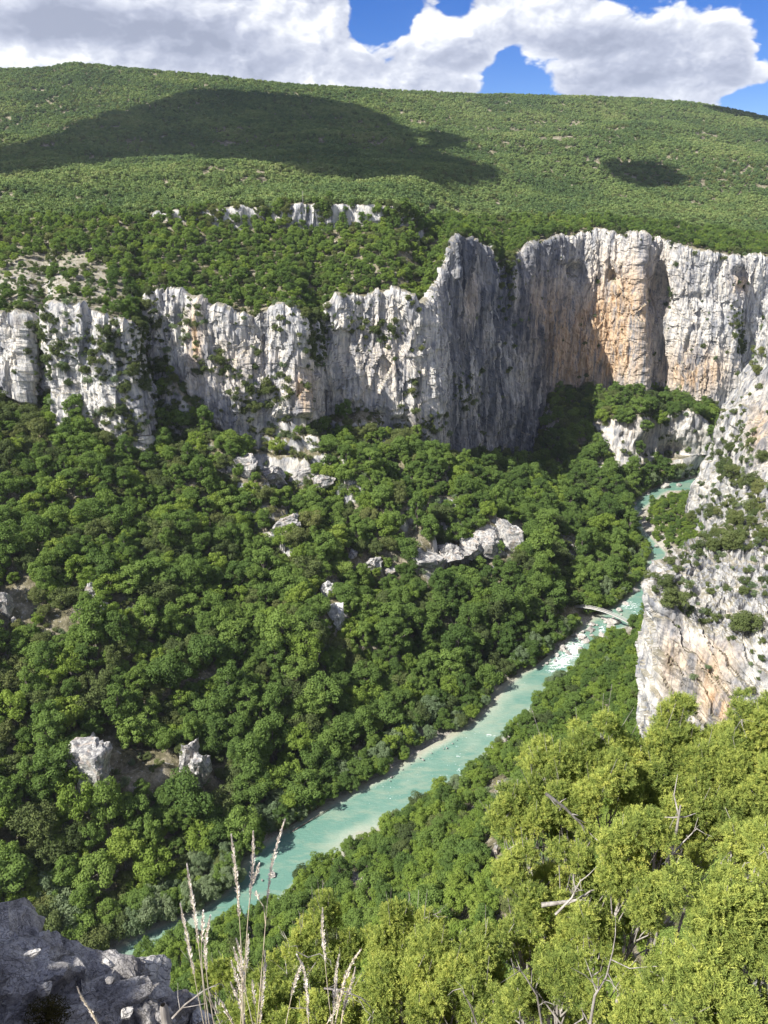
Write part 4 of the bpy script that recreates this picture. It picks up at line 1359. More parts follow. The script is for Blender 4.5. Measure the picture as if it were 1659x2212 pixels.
_ci = np.argwhere((RR > 4.7) & (RR < 8.3))[::4]
_cp = G[_ci[:, 0], _ci[:, 1]]
_cx, _cy, _cd = to_px(_cp)
for (a, b, s_) in [(100, 735, 1.0), (125, 770, 1.15), (90, 775, 0.9), (140, 800, 0.9), (75, 750, 0.7), (110, 800, 0.9), (290, 815, 1.1), (268, 845, 1.0), (312, 840, 1.1), (325, 800, 0.9), (232, 755, 0.75), (200, 765, 0.65), (255, 770, 0.75), (185, 800, 0.65), (215, 800, 0.6),
                   (482, 805, 0.75), (478, 780, 0.6), (680, 690, 0.9), (690, 725, 0.95), (676, 755, 0.8), (688, 780, 0.6), (672, 665, 0.8), (537, 850, 1.1), (545, 885, 0.9), (578, 880, 0.7), (290, 930, 1.0), (280, 950, 0.8), (888, 850, 0.7), (1440, 660, 0.6), (345, 700, 0.7), (300, 660, 0.9), (310, 720, 0.9), (318, 760, 0.9),
                   (1098, 585, 0.7), (1104, 620, 0.7), (1094, 640, 0.6), (1590, 700, 0.7), (1598, 730, 0.7), (1602, 765, 0.6), (395, 735, 0.55), (440, 800, 0.6), (760, 720, 0.5), (830, 735, 0.6), (850, 720, 0.5), (530, 890, .8), (620, 860, .5), (1000, 870, .6), (960, 900, .7), (930, 930, .9)]:
    e_ = (_cx - a) ** 2 + (_cy - b) ** 2 + _cd * 0.02
    q_ = _cp[np.argmin(e_)]
    TR.append((q_[0], q_[1] - 0.6, q_[2] - 1.6, s_ * 0.92, random.choice(KINDS['oak'])))
for (a, b, s_) in [(915, 655, .5), (924, 640, .55), (934, 612, .5), (944, 590, .55), (950, 570, .5), (958, 548, .55), (966, 528, .5), (974, 508, .5), (982, 496, .45), (1000, 502, .4), (905, 670, .45), (890, 660, .5), (880, 648, .5), (936, 640, .4), (1030, 520, .45), (1045, 535, .4), (1075, 565, .5), (1110, 550, .5), (1165, 524, .5), (1200, 515, .45), (1240, 508, .5), (1310, 505, .45), (1350, 512, .5), (1385, 516, .55), (1410, 520, .5), (1450, 530, .5), (1500, 542, .55), (1545, 548, .5)]:
    q_ = _cp[np.argmin((_cx - a) ** 2 + (_cy - b) ** 2 + _cd * 0.02)]
    TR.append((q_[0], q_[1] - 0.3, q_[2] - 0.8, s_, random.choice(KINDS['oak'] + KINDS['shrub'])))
# plateau wood above the cliffs
terr = blobs(cPX, cPY, [(60, 610, 210, 62, 1.6), (150, 660, 130, 40, 1.0), (150, 575, 60, 20, 0.5)]) * (cRR > 8) * (cRR < 11)
w = (cRR > 8.02) * (cRR < 10.9) * np.clip(1.15 - terr, 0.06, 1) * (1 - 0.5 * (cRR < 8.9)) * np.where((cPX > 860) & (cPX < 990) & (cPY > 500) & (cPY < 700), 0.55, 1)
p, i, j, _ = sample_cells(w, 9500)
sc = RNG.uniform(0.48, 0.86, len(p)) * (1 - 0.35 * (cRR[i, j] < 8.9))
k = darts(p, sc * 5.6)
add_trees(p[k] - W(0, 0, 0.3), choose(['broad', 'oak', 'bright', 'shrub'], [0.55, 0.22, 0.18, 0.08], len(k)), sc[k])
p, i, j, _ = sample_cells((cRR > 8) * (cRR < 11) * (0.25 + terr), 1400)
add_trees(p, choose(['shrub', 'greyshrub'], [0.5, 0.5], len(p)), RNG.uniform(0.3, 0.8, len(p)))
# rim and face of the road cliff
p, i, j, _ = sample_cells((cRR > 10.8) * (cRR < 12.2) * (cPX > 300) * (cPX < 920) * np.clip(blobs(cPX, cPY, [(600, 462, 24, 26, 2), (700, 460, 14, 24, 1.6), (880, 455, 30, 30, 2), (560, 460, 16, 26, 1), (430, 470, 40, 20, 1.2), (830, 470, 20, 10, 1.2)]), 0.06, 2), 260)
add_trees(p, choose(['oak', 'broad', 'shrub'], [0.4, 0.3, 0.3], len(p)), RNG.uniform(0.4, 0.75, len(p)))

# near bank
bx, by = np.meshgrid(np.arange(-110, 300, 3.4), np.arange(20, 640, 3.4))
bx = bx + RNG.uniform(-1.7, 1.7, bx.shape)
by = by + RNG.uniform(-1.7, 1.7, by.shape)
bz, bp = bank_z(bx, by)
bq = np.stack([bx, by, bz], -1)
bkx, bky, bd = to_px(bq)
ok = (bp > 1.5) & (bp < 168) & (bkx > -300) & (bkx < 2000) & (bd > 25) & (blobs(bkx, bky, [(1078, 1692, 14, 26, 1), (1070, 1828, 14, 30, 1), (755, 1893, 44, 14, 1), (1150, 1622, 16, 16, 1)]) < 0.5)
ok &= ~((by > 470) & (bp < 9) & (fbm(bx / 10, by / 10, 3.0, 2) > -0.15))
q = bq[ok]
RNG.shuffle(q)
sc = RNG.uniform(0.52, 0.98, len(q)) * np.where(q[:, 1] > 470, 0.7, 1.0)
k = darts(q, sc * 5.0)
add_trees(q[k] - W(0, 0, 0.3), choose(['broad', 'bright', 'oak', 'willow', 'greyshrub'], [0.34, 0.48, 0.08, 0.03, 0.07], len(k)), sc[k])

# bushes on the near wall and the outcrop
def bushes_on(Gs, Ns, n, extra, lo, s0, s1):
    i = RNG.integers(0, Gs.shape[0], n * 14)
    j = RNG.integers(0, Gs.shape[1], n * 14)
    p = Gs[i, j]
    px, py, _ = to_px(p)
    pr = 0.10 * sstep(Ns[i, j][:, 2], lo, lo + 0.3) + blobs(px, py, extra)
    sel = RNG.random(len(p)) < pr
    p = p[sel][:n]
    sc = RNG.uniform(s0, s1, len(p))
    k = darts(p, sc * 2.6)
    add_trees(p[k] - W(0, 0, 0.25), choose(['shrub', 'greyshrub', 'oak'], [0.62, 0.26, 0.12], len(k)), sc[k])


bushes_on(WG, WN, 640, [(1585, 960, 26, 50, .5), (1575, 1040, 40, 50, .4), (1600, 900, 20, 40, .3), (1640, 780, 20, 60, .2), (1640, 1060, 20, 30, .4), (1560, 1110, 50, 30, .8), (1610, 1100, 40, 34, .8), (1570, 980, 18, 40, .5), (1620, 990, 20, 30, .4)], 0.35, 0.6, 1.5)
bushes_on(OG, ON, 360, [(1462, 1292, 16, 16, .6), (1478, 1262, 20, 14, .5), (1522, 1342, 14, 20, .6), (1492, 1322, 22, 12, .5), (1640, 1414, 18, 24, .6), (1545, 1180, 40, 20, .5), (1600, 1150, 40, 30, .7), (1645, 1135, 30, 24, .7), (1600, 1230, 30, 16, .2), (1560, 1130, 40, 14, .6), (1620, 1170, 40, 30, .8), (1580, 1160, 60, 24, .6), (1500, 1215, 40, 16, .3), (1640, 1260, 24, 24, .3), (1560, 1260, 40, 16, .2)], 0.62, 0.35, 0.95)

# no tree stands right in front of a named outcrop
np_lock = len(TR)
_t = np.array([t[:4] for t in TR])
_h = np.array([PROTO[t[4]]['H'] for t in TR]) * _t[:, 3]
_ax, _ay, _ad = to_px(_t[:, :3] + np.stack([0 * _h, 0 * _h, _h * 0.55], -1))
drop = np.zeros(len(TR), bool)
for lab, blocks_, where in [c_[:3] for c_ in CRAGS]:
    for (bx_, by_, bw_, bh_) in blocks_:
        drop |= (np.abs(_ax - bx_) < bw_ * 0.5 + 9) & (_ay > by_ - bh_ * 0.35) & (_ay < by_ + bh_ * 0.75 + 8) & (np.array([PROTO[t[4]]['R'] for t in TR]) * _t[:, 3] / _ad * FPX > 11)
drop |= (_ax > 1285) & (_ax < 1525) & (_ay > 902) & (_ay < 1004) & (_ad > 600) & (RNG.random(len(TR)) < 0.82)
drop |= (_ax > 1285) & (_ax < 1400) & (_ay > 985) & (_ay < 1020) & (_ad > 600) & (RNG.random(len(TR)) < 0.5)
_l = np.interp(_ax, [1231, 1362], [1312, 1349])
drop |= (_ax > 1226) & (_ax < 1368) & (_ay > _l - 10) & (_ay < _l + 22) & (_ad < 520)
TR = [t for t, d_ in zip(TR, drop) if not d_]

for (a, b, s_, k_) in [(236, 1650, .55, 'oak'), (284, 1652, .5, 'oak'), (330, 1668, .5, 'shrub'), (372, 1640, .75, 'oak'), (392, 1670, .6, 'oak'), (412, 1660, .5, 'shrub'), (300, 1585, .5, 'oak'), (350, 1580, .6, 'oak'), (240, 1590, .6, 'shrub'), (420, 1600, .6, 'oak'), (180, 1640, .5, 'bright')]:
    q_ = on_slope(a, b)
    TR.append((q_[0], q_[1] - 2.5, q_[2] - 0.5, s_, random.choice(KINDS[k_])))

# hills: scrub forest past counting
hillgap = np.zeros_like(cPX)
hn = fbm(G[:-1, :-1, 0] / 90, G[:-1, :-1, 1] / 90, 4.0, 3)
rocky = blobs(cPX, cPY, [(1180, 300, 110, 36, 1.0), (1540, 310, 70, 30, 0.7), (480, 365, 110, 14, 0.8), (90, 225, 90, 20, 0.6), (420, 225, 60, 16, 0.7), (1400, 290, 60, 20, 0.6), (240, 325, 60, 12, 0.5), (1320, 285, 30, 10, .6)])
wh = ((cRR > 10.95) & (cRR < 18.2) & ~((cRR < 12.0) & (cPX > 330) & (cPX < 890))) * np.clip(1.05 - 0.85 * rocky * sstep(hn, -0.25, 0.25) - 0.4 * sstep(hn, 0.3, 0.6) - 0.75 * sstep(fbm(G[:-1, :-1, 0] / 30, G[:-1, :-1, 1] / 30, 8.0, 3), 0.10, 0.40), 0.06, 1)
wh = wh * np.where(cRR > 17.6, 0.4, 1.0) * np.clip(700.0 / np.maximum(cDEP, 300), 0.35, 1.0) ** 0.5
hp, i, j, tot_a = sample_cells(wh, 88000)
hs_ = RNG.uniform(0.62, 1.25, len(hp)) * np.interp(hp[:, 1], [600, 1000, 2200], [0.95, 1.0, 1.25])
roadm = (np.abs(cRR[i, j] - 12.45) < 0.75) & (cPX[i, j] > 400) & (cPX[i, j] < 930)
hp, hs_ = hp[~roadm], hs_[~roadm]
hk = np.where(RNG.random(len(hp)) < 0.16 + 0.16 * (fbm(hp[:, 0] / 120, hp[:, 1] / 120, 7.0, 2) > 0.1), RNG.integers(4, 6, len(hp)), RNG.integers(0, 4, len(hp)))
hr = np.zeros((len(hp), 3))
hr[:, 2] = RNG.uniform(0, 6.28, len(hp))
scatter('hill_forest', hp - W(0, 0, 0.3), hr, hs_, hk, HILLP, kind='stuff')

# ------------------------------------------------------------------ which trees show largest: those are things of their own
TRX = np.array([t[:4] for t in TR])
Hh = np.array([PROTO[t[4]]['H'] for t in TR]) * TRX[:, 3]
Rr = np.array([PROTO[t[4]]['R'] for t in TR]) * TRX[:, 3]
cx, cy, cd = to_px(TRX[:, :3] + np.stack([0 * Hh, 0 * Hh, Hh * 0.6], -1))
BW, BH = 240, 320
kx = BW / 1659.0
zbuf = np.full((BH, BW), 1e9)


def splat(pts):
    a, b, d = to_px(pts.reshape(-1, 3))
    ix, iy = (a * kx).astype(int), (b * kx).astype(int)
    m = (ix >= 0) & (ix < BW) & (iy >= 0) & (iy < BH) & (d > 1)
    np.minimum.at(zbuf, (iy[m], ix[m]), d[m])


for g_ in (G, OG, WG, np.stack([gx, gy, gz], -1)):
    splat(g_)
taken = np.zeros((BH, BW), bool)
# the junipers and the ledge in front hide what is behind them
yy, xx = np.mgrid[0:BH, 0:BW] / kx
taken |= (yy > np.interp(xx, [0, 60, 280, 440, 600, 700, 800, 1010, 1060, 1100, 1350, 1500, 1659], [1975, 2030, 2090, 2140, 2010, 1925, 1990, 1990, 1800, 1680, 1560, 1500, 1520]))
order = np.argsort(cd)
vis = np.zeros(len(TR))
for k in order:
    r = Rr[k] / cd[k] * FPX * kx
    hr_ = max(r, 0.5 * Hh[k] / cd[k] * FPX * kx * 0.8)
    x0, x1, y0, y1 = int(cx[k] * kx - r), int(cx[k] * kx + r) + 1, int(cy[k] * kx - hr_), int(cy[k] * kx + hr_) + 1
    x0, y0, x1, y1 = max(x0, 0), max(y0, 0), min(x1, BW), min(y1, BH)
    if x1 <= x0 or y1 <= y0 or cd[k] < 20:
        continue
    ys, xs = np.mgrid[y0:y1, x0:x1]
    m = ((xs + 0.5 - cx[k] * kx) / max(r, 0.5)) ** 2 + ((ys + 0.5 - cy[k] * kx) / max(hr_, 0.5)) ** 2 <= 1
    free = m & ~taken[y0:y1, x0:x1] & (zbuf[y0:y1, x0:x1] > cd[k] - 22)
    vis[k] = free.sum()
    taken[y0:y1, x0:x1] |= m & (zbuf[y0:y1, x0:x1] > cd[k] - 22)
big_k = np.argsort(-vis)[:300]
big_set = set(int(a) for a in big_k)

LAND = [(1290, 1322, 'the footbridge'), (729, 1326, 'the pointed white rock'), (320, 1630, 'the blocky white outcrop'), (890, 1655, 'the gravel beach'), (1225, 1410, 'the white rapids'), (588, 1890, 'the rock in calm water'),
        (660, 1780, 'the fallen trunk'), (1045, 830, 'the dark shaded wall'), (640, 860, 'the tan pillar'), (1230, 1188, 'the scree'), (1440, 1400, 'the streaked outcrop face'), (330, 1990, 'the shallow downstream bend'),
        (250, 900, 'the white double cliff'), (985, 1180, 'the grey rock band'), (15, 1310, 'the jagged white rocks'), (755, 1893, 'the white rock ridge'), (1080, 1540, 'the pale river narrows'), (1400, 1090, 'the upper river bend'),
        (1400, 930, 'the lower pale cliff'), (600, 1010, 'the low white rock band'), (100, 610, 'the stony terrace'), (680, 460, 'the road cliff'), (120, 2050, 'the jagged ledge'), (1100, 1700, 'the yellow juniper'), (620, 1115, 'the pale stony patch'), (840, 1770, 'the grey shoal')]
SPEC = {'broad': ('broadleaf_tree', 'tree', ['mid green', 'deep green', 'soft green']), 'bright': ('broadleaf_tree', 'tree', ['bright green', 'yellowish green', 'fresh green']),
        'oak': ('holm_oak', 'tree', ['dark green', 'dull dark', 'olive dark']), 'willow': ('willow_tree', 'tree', ['greyish green', 'silvery green']), 'shrub': ('evergreen_shrub', 'bush', ['dark green', 'olive']), 'greyshrub': ('grey_shrub', 'bush', ['grey green'])}
FORM = {'broad': 'broadleaf tree', 'bright': 'leafy tree', 'oak': 'dense oak', 'willow': 'willow', 'shrub': 'bush', 'greyshrub': 'bush'}


def tree_label(k):
    kd = TR[k][4].rstrip('0123456789')
    x, y = cx[k], cy[k]
    d = [(math.hypot(x - a, y - b), a, b, n) for a, b, n in LAND]
    d.sort()
    dist, a, b, n = d[0]
    second = d[1][3]
    dx, dy = x - a, y - b
    if dist < 55:
        rel = 'close beside'
    elif abs(dy) > abs(dx):
        rel = 'just above' if dy < 0 and dist < 130 else 'well above' if dy < 0 else 'just below' if dist < 130 else 'well below'
    else:
        rel = 'upstream of' if dx > 0 else 'downstream of'
    h = Hh[k]
    size = 'tall' if h > 14 else 'large' if h > 11 else 'middling' if h > 8 else 'small' if h > 4 else 'low'
    w = f'{size} {FORM[kd]} {rel} {n}'
    if dist > 90:
        w += f', towards {second}'
    return w, dist


ORD = ['', 'second', 'third', 'fourth', 'fifth', 'sixth', 'seventh', 'eighth', 'ninth', 'tenth', 'eleventh', 'twelfth']
LAB = {}
_by = {}
for k in big_set:
    w, dist = tree_label(k)
    _by.setdefault(w, []).append((dist, k))
for w, lst in _by.items():
    for n_, (dist, k) in enumerate(sorted(lst)):
        LAB[k] = (ORD[min(n_, 11)] + ' ' + w).strip()
mesh_cols = []
for k in sorted(big_set, key=lambda a: -vis[a]):
    x, y, z, s, key = TR[k]
    kd = key.rstrip('0123456789')
    nm, cat, _ = SPEC[kd]
    lab = LAB[k]
    bankg = 'near bank' if seg_dist(np.array([x]), np.array([y]), NEAR)[0] > 0 and y < 700 else 'far side'
    root = thing(nm, lab, cat, (x, y, z), {'tree': 'trees', 'bush': 'bushes'}[cat] + (' on the near bank' if bankg == 'near bank' else ' on the far side of the gorge'))
    root.rotation_euler = (random.gauss(0, 0.10), random.gauss(0, 0.10), random.uniform(0, 6.28))
    root.scale = (s * random.uniform(0.8, 1.25), s * random.uniform(0.8, 1.25), s * random.uniform(0.85, 1.15))
    link('crown', PROTO[key]['crown'], root)
    link('trunk', PROTO[key]['trunk'], root)
rest = [k for k in range(len(TR)) if k not in big_set]
keys = [k for v in KINDS.values() for k in v]
kidx = {k: n for n, k in enumerate(keys)}
rr3 = np.zeros((len(rest), 3))
rr3[:, 2] = RNG.uniform(0, 6.28, len(rest))
rr3[:, :2] = RNG.normal(0, 0.10, (len(rest), 2))
scatter('gorge_forest', TRX[rest][:, :3], rr3, TRX[rest][:, 3], [kidx[TR[k][4]] for k in rest], [PROTO[k]['obj'] for k in keys], kind='stuff')
print('trees', len(TR), 'hill', len(hp))

# ------------------------------------------------------------------ footbridge
ba, bb = P(1231, 1312, 441), P(1362, 1349, 419)
ba[2] = bb[2] = -244.6
M_STEEL, N = new_mat('galvanised_steel')
out_surface(N, principled(N, N.mix(N.noise(N.n('ShaderNodeTexCoord').outputs['Object'], 0.8, 4), (0.40, 0.40, 0.40), (0.62, 0.61, 0.58)), 0.6, 0.4))
M_PLANK = bark_material('weathered_planks', (0.30, 0.27, 0.23), (0.48, 0.45, 0.40), 3.0)
bridge = thing('footbridge', 'slender pale arched footbridge with railings over the turquoise pools', 'footbridge', ba)
bl_ = float(np.linalg.norm(bb[:2] - ba[:2]))
bridge.rotation_euler = (0, 0, math.atan2(bb[1] - ba[1], bb[0] - ba[0]))


def arch(t):
    return np.array((bl_ * t, 0, 3.4 * (1 - (2 * t - 1) ** 2)))


ts = np.linspace(0, 1, 25)
for s in (-1, 1):
    off = np.array((0, s * 0.85, 0))
    v, f = tube_geo([arch(t) + off for t in ts], 0.22, 4)
    link('girder', mesh_arrays('girder', v, f, False, {}, [M_STEEL]), bridge)
    v, f = tube_geo([arch(t) + off + np.array((0, 0, 1.25)) for t in ts], 0.10, 5)
    link('handrail', mesh_arrays('handrail', v, f, True, {}, [M_STEEL]), bridge)
    v, f = tube_geo([arch(t) + off + np.array((0, 0, 0.7)) for t in ts], 0.06, 4)
    link('rail', mesh_arrays('rail', v, f, True, {}, [M_STEEL]), bridge)
v, f = tube_geo([(0, 0, 0), (0, 0, 1.3)], 0.08, 4)
post_me = mesh_arrays('post', v, f, False, {}, [M_STEEL])
for s in (-1, 1):
    for t in np.linspace(0, 1, 19):
        o = link('post', post_me, bridge)
        o.location = arch(t) + np.array((0, s * 0.85, 0))
bxv = np.array([(x, y, z) for x in (-.27, .27) for y in (-.8, .8) for z in (-.04, .04)], float)
bxf = np.array([(0, 1, 3, 2), (4, 6, 7, 5), (0, 4, 5, 1), (2, 3, 7, 6), (0, 2, 6, 4), (1, 5, 7, 3)])
plank_me = mesh_arrays('plank', bxv, bxf, False, {}, [M_PLANK])
for t in np.linspace(0.01, 0.99, 64):
    o = link('plank', plank_me, bridge)
    o.location = arch(t) + np.array((0, 0, 0.25))
    o.rotation_euler = (0, -math.atan2((arch(t + 0.01) - arch(t - 0.01))[2], bl_ * 0.02), 0)
for t, e in ((0, ba), (1, bb)):
    me = rock_mesh('abutment', 5 + int(t), (2.2, 1.9, 3.0), 3, 12, M_BOULDER, 0.05)
    o = link('abutment', me, bridge)
    o.location = arch(t) + np.array((-1.2 if t == 0 else 1.2, 0, -2.4))

# ------------------------------------------------------------------ road on the plateau edge
rl = []
ri = int(np.searchsorted(rows, 12.35))
for c in range(nc):
    if 395 < to_px(G[ri, c])[0] < 925:
        rl.append(G[ri, c])
rl = np.array(rl)[::6]
for _ in range(12):
    rl[1:-1] = 0.5 * rl[1:-1] + 0.25 * (rl[:-2] + rl[2:])
M_ROAD, N = new_mat('worn_asphalt')
out_surface(N, principled(N, N.mix(N.noise(N.n('ShaderNodeTexCoord').outputs['Object'], 0.6, 5), (0.10, 0.10, 0.10), (0.19, 0.185, 0.175)), 0.9, 0.2))
up = W(0, 0, 0.7)
dn = W(0, 0, -3)
strip = np.stack([rl + W(0, -2.9, 0) + dn, rl + W(0, -2.8, 0) + up, rl + W(0, 2.8, 0) + up, rl + W(0, 2.9, 0) + dn], 1)
link('road', mesh_arrays('road', strip.reshape(-1, 3), grid_faces(*strip.shape[:2]), False, {}, [M_ROAD]), kind='structure')
M_WALLST = stone_material('parapet_stone', (0.50, 0.47, 0.42), (0.34, 0.32, 0.29), 0.8)
wl = rl[4:-4]
prof = [(-3.5, -2.2), (-3.5, 1.5), (-3.0, 1.5), (-3.0, 0.5)]
ws = np.stack([wl + W(0, a, b) for a, b in prof], 1)
par = link('parapet_wall', mesh_arrays('parapet_wall', ws.reshape(-1, 3), grid_faces(*ws.shape[:2]), False, {}, [M_WALLST]))
tag(par, 'long low stone parapet edging the road above the small white cliff', 'wall')
pp = rl[np.argmin(np.abs(to_px(rl)[0] - 657))] + W(0, 4.5, 0)
pole = thing('utility_pole', 'lone thin wooden pole standing by the road on the plateau edge', 'pole', pp)
v, f = tube_geo([(0, 0, -0.5), (0, 0, 11.5)], [0.22, 0.14], 7)
link('mast', mesh_arrays('mast', v, f, True, {}, [M_GREYWOOD]), pole)
v, f = tube_geo([(-0.9, 0, 10.6), (0.9, 0, 10.6)], 0.08, 5)
link('crossarm', mesh_arrays('crossarm', v, f, True, {}, [M_GREYWOOD]), pole)

# ------------------------------------------------------------------ dead wood
def dead_tree(p, H, seed, label, lean=(0, 0), cat='dead tree', name='dead_tree', nb=11):
    r = np.random.default_rng(seed)
    root = thing(name, label, cat, p)
    path = [np.array((lean[0] * t + 0.12 * H * 0.15 * math.sin(5 * t + seed), lean[1] * t, H * t)) for t in np.linspace(0, 1, 8)]
    v, f = tube_geo(path, np.linspace(0.022 * H, 0.004 * H, 8), 6)
    link('trunk', mesh_arrays('trunk', v, f, True, {}, [M_GREYWOOD]), root)
    for k in range(nb):
        t = r.uniform(0.3, 0.95)
        i = min(6, int(t * 7))
        s = path[i]
        a = r.uniform(0, 6.28)
        L = H * r.uniform(0.14, 0.34) * (1.15 - t * 0.6)
        e = s + np.array((math.cos(a) * L, math.sin(a) * L, L * r.uniform(0.2, 0.9)))
        m = 0.5 * (s + e) + r.normal(size=3) * 0.06 * L
        v1 = tube_geo([s, m, e], [0.009 * H, 0.006 * H, 0.002 * H], 4)
        e2 = m + (e - m) * 0.5 + r.normal(size=3) * 0.35 * L
        v2 = tube_geo([m, e2], [0.005 * H, 0.0015 * H], 4)
        v, f = join_geo([v1, v2])
        link('branch', mesh_arrays('branch', v, f, True, {}, [M_GREYWOOD]), root)
    return root


dead_tree(on_slope(1075, 1386), 13, 1, 'bare grey dead tree among the dense trees below the grey rock band')
dead_tree(on_slope(176, 1285), 9, 2, 'bleached dead tree leaning over the bare patch of the slope')
dead_tree(on_slope(60, 930), 12, 3, 'bare pale tree top above the shaded trees by the cliff foot')
dead_tree(on_slope(118, 1210), 7, 4, 'fallen pale branch tangle among dark oaks on the slope', (6, 0))
hn_p = G[np.searchsorted(rows, 8.9), int(np.argmin(np.abs(PX[np.searchsorted(rows, 8.9)] - 722)))]
dead_tree(hn_p, 9, 5, 'slim bleached tree at the rim above the grey recess')
t1, t2 = at_level(632, 1796, ZW + 0.2), at_level(716, 1744, ZW + 0.8)
log = thing('fallen_trunk', 'long thin fallen trunk lying across the shallow water', 'fallen tree', t1)
v, f = tube_geo([np.zeros(3), (t2 - t1) * 0.5 + W(0, 0, 0.15), t2 - t1], [0.30, 0.22, 0.10], 6)
link('trunk', mesh_arrays('trunk', v, f, True, {}, [M_BARK]), log)
for k, (dx, dy, dz) in enumerate([(-2.2, 1.0, 1.2), (-1.2, -1.8, 0.8), (0.8, 1.9, 1.4), (1.2, -1.4, 0.7)]):
    v, f = tube_geo([np.zeros(3), np.array((dx, dy, dz)) * 0.6, np.array((dx * 1.3, dy, dz * 1.2))], [0.12, 0.08, 0.03], 5)
    link('root', mesh_arrays('root', v, f, True, {}, [M_BARK]), log)
for k, (ax, ay, bx_, by_) in enumerate([(1076, 1458, 1112, 1470), (1084, 1450, 1104, 1474), (1070, 1466, 1120, 1462)]):
    a, b = at_level(ax, ay, ZW + 1.0), at_level(bx_, by_, ZW + 0.3)
    o = link('driftwood', None)
    v, f = tube_geo([np.zeros(3), (b - a) * 0.5 + W(0, 0, 0.4), b - a], [0.22, 0.17, 0.08], 6)
    bpy.data.objects.remove(o)
    o = link('driftwood', mesh_arrays('driftwood', v, f, True, {}, [M_GREYWOOD]))
    o.location = a
    tag(o, ['bleached driftwood trunk stranded at the water edge above the pale narrows', 'shorter driftwood pole crossing the stranded trunk', 'thin driftwood stem pointing out over the water'][k], 'driftwood')

# ------------------------------------------------------------------ clouds beyond the frame, whose shade lies on the hills
def hill_point(px, py):
    m = (RR > 12.5) & (RR < 18)
    ii = np.argwhere(m)[::2]
    e = (PX[ii[:, 0], ii[:, 1]] - px) ** 2 + (PY[ii[:, 0], ii[:, 1]] - py) ** 2
    k = ii[np.argmin(e)]
    return G[k[0], k[1]]


M_CLOUD, N = new_mat('cloud_white')
out_surface(N, N.n('ShaderNodeBsdfDiffuse', {'Color': (0.9, 0.9, 0.92)}).outputs[0])
_hm = (RR > 12.6) & (RR < 18) & (DEP < 2600)
_hi = np.argwhere(_hm)[::3]
_hx, _hy, _ = to_px(G[_hi[:, 0], _hi[:, 1]])
_hw = G[_hi[:, 0], _hi[:, 1]]


def in_poly(px, py, poly):
    ins = np.zeros(px.shape, bool)
    for k in range(len(poly)):
        x1, y1 = poly[k]
        x2, y2 = poly[(k + 1) % len(poly)]
        c = ((y1 > py) != (y2 > py)) & (px < (x2 - x1) * (py - y1) / (y2 - y1 + 1e-9) + x1)
        ins ^= c
    return ins


def shade_cloud(poly, n, rmin, rmax, lift, seed):
    r = np.random.default_rng(seed)
    inside = np.argwhere(in_poly(_hx, _hy, poly))[:, 0]
    if len(inside) == 0:
        return
    V, F, off = [], [], 0
    # even spread over the ground
    pts = _hw[inside]
    cell = {}
    for p in pts[r.permutation(len(pts))]:
        cell.setdefault((int(p[0] // (rmin * 0.9)), int(p[1] // (rmin * 0.9))), p)
    for p in cell.values():
        q = p + SUN * ((lift - p[2]) / SUN[2])
        rad = r.uniform(rmin, rmax)
        v, f = ICO[3]
        v = v * rad * np.array((1, 1, 0.55)) * (1 + 0.35 * fbm(v[:, 0] * 1.6 + q[0], v[:, 1] * 1.6, v[:, 2] * 1.6, 2))[:, None] + q + np.array((0, 0, r.uniform(0, rad)))
        V.append(v)
        F.append(f + off)
        off += len(v)
    o = link('cloud', mesh_arrays('cloud', np.concatenate(V), np.concatenate(F), True, {}, [M_CLOUD]), kind='stuff')


shade_cloud([(-350, 372), (-60, 336), (40, 326), (120, 306), (190, 268), (310, 236), (420, 204), (520, 206), (650, 216), (745, 232), (810, 256), (855, 290), (870, 320), (930, 344), (1010, 366), (1040, 378), (930, 388), (780, 386), (640, 366), (520, 352), (420, 340), (280, 340), (140, 356), (20, 376), (-120, 386)], 70, 18, 28, 1250, 2)
shade_cloud([(920, 294), (965, 296), (985, 312), (970, 322), (935, 322)], 10, 14, 22, 1270, 3)
shade_cloud([(1325, 360), (1380, 366), (1430, 380), (1465, 392), (1440, 400), (1380, 404), (1340, 392)], 14, 16, 24, 1260, 4)
shade_cloud([(1540, 236), (1600, 244), (1760, 266), (1760, 282), (1640, 260), (1550, 246)], 14, 18, 30, 1300, 6)

# ------------------------------------------------------------------ the lookout's own ledge
lx, ly = np.meshgrid(np.linspace(-9, 13, 200), np.linspace(-9, 15, 220))


def ledge_z(x, y):
    edge = 0.80 + 0.40 * sstep(-x, 0.25, 0.7) + fbm(x * 0.9, y * 0.9, 1.0, 3) * 0.12
    t = y - edge
    slope = np.interp(t, [-12, -0.3, 0, 0.35, 1.4, 6, 14], [1.2, 0, -0.20, -1.0, -3.3, -13.0, -29])
    steep_r = np.interp(t, [-12, -0.3, 0, 0.6, 3, 6, 14], [1.2, 0, -0.2, -2.6, -5.4, -9.6, -22.0])
    w = sstep(x, 0.3, 2.5)
    z = -1.85 + slope * (1 - w) + steep_r * w
    return z + fbm(x * 1.4, y * 1.4, 3.0, 5) * 0.10


lz = ledge_z(lx, ly)
rim = np.maximum(np.maximum(sstep(-lx, 8.2, 9), sstep(lx, 12.2, 13)), np.maximum(sstep(ly, 14, 15), sstep(-ly, 8.2, 9)))
lz = lz - rim * 30
M_NEARGROUND = stone_material('ledge_ground', (0.46, 0.40, 0.33), (0.24, 0.20, 0.165), 3.0)
link('ledge', mesh_arrays('ledge', np.stack([lx, ly, lz], -1), grid_faces(*lx.shape), True, {}, [M_NEARGROUND]), kind='structure')


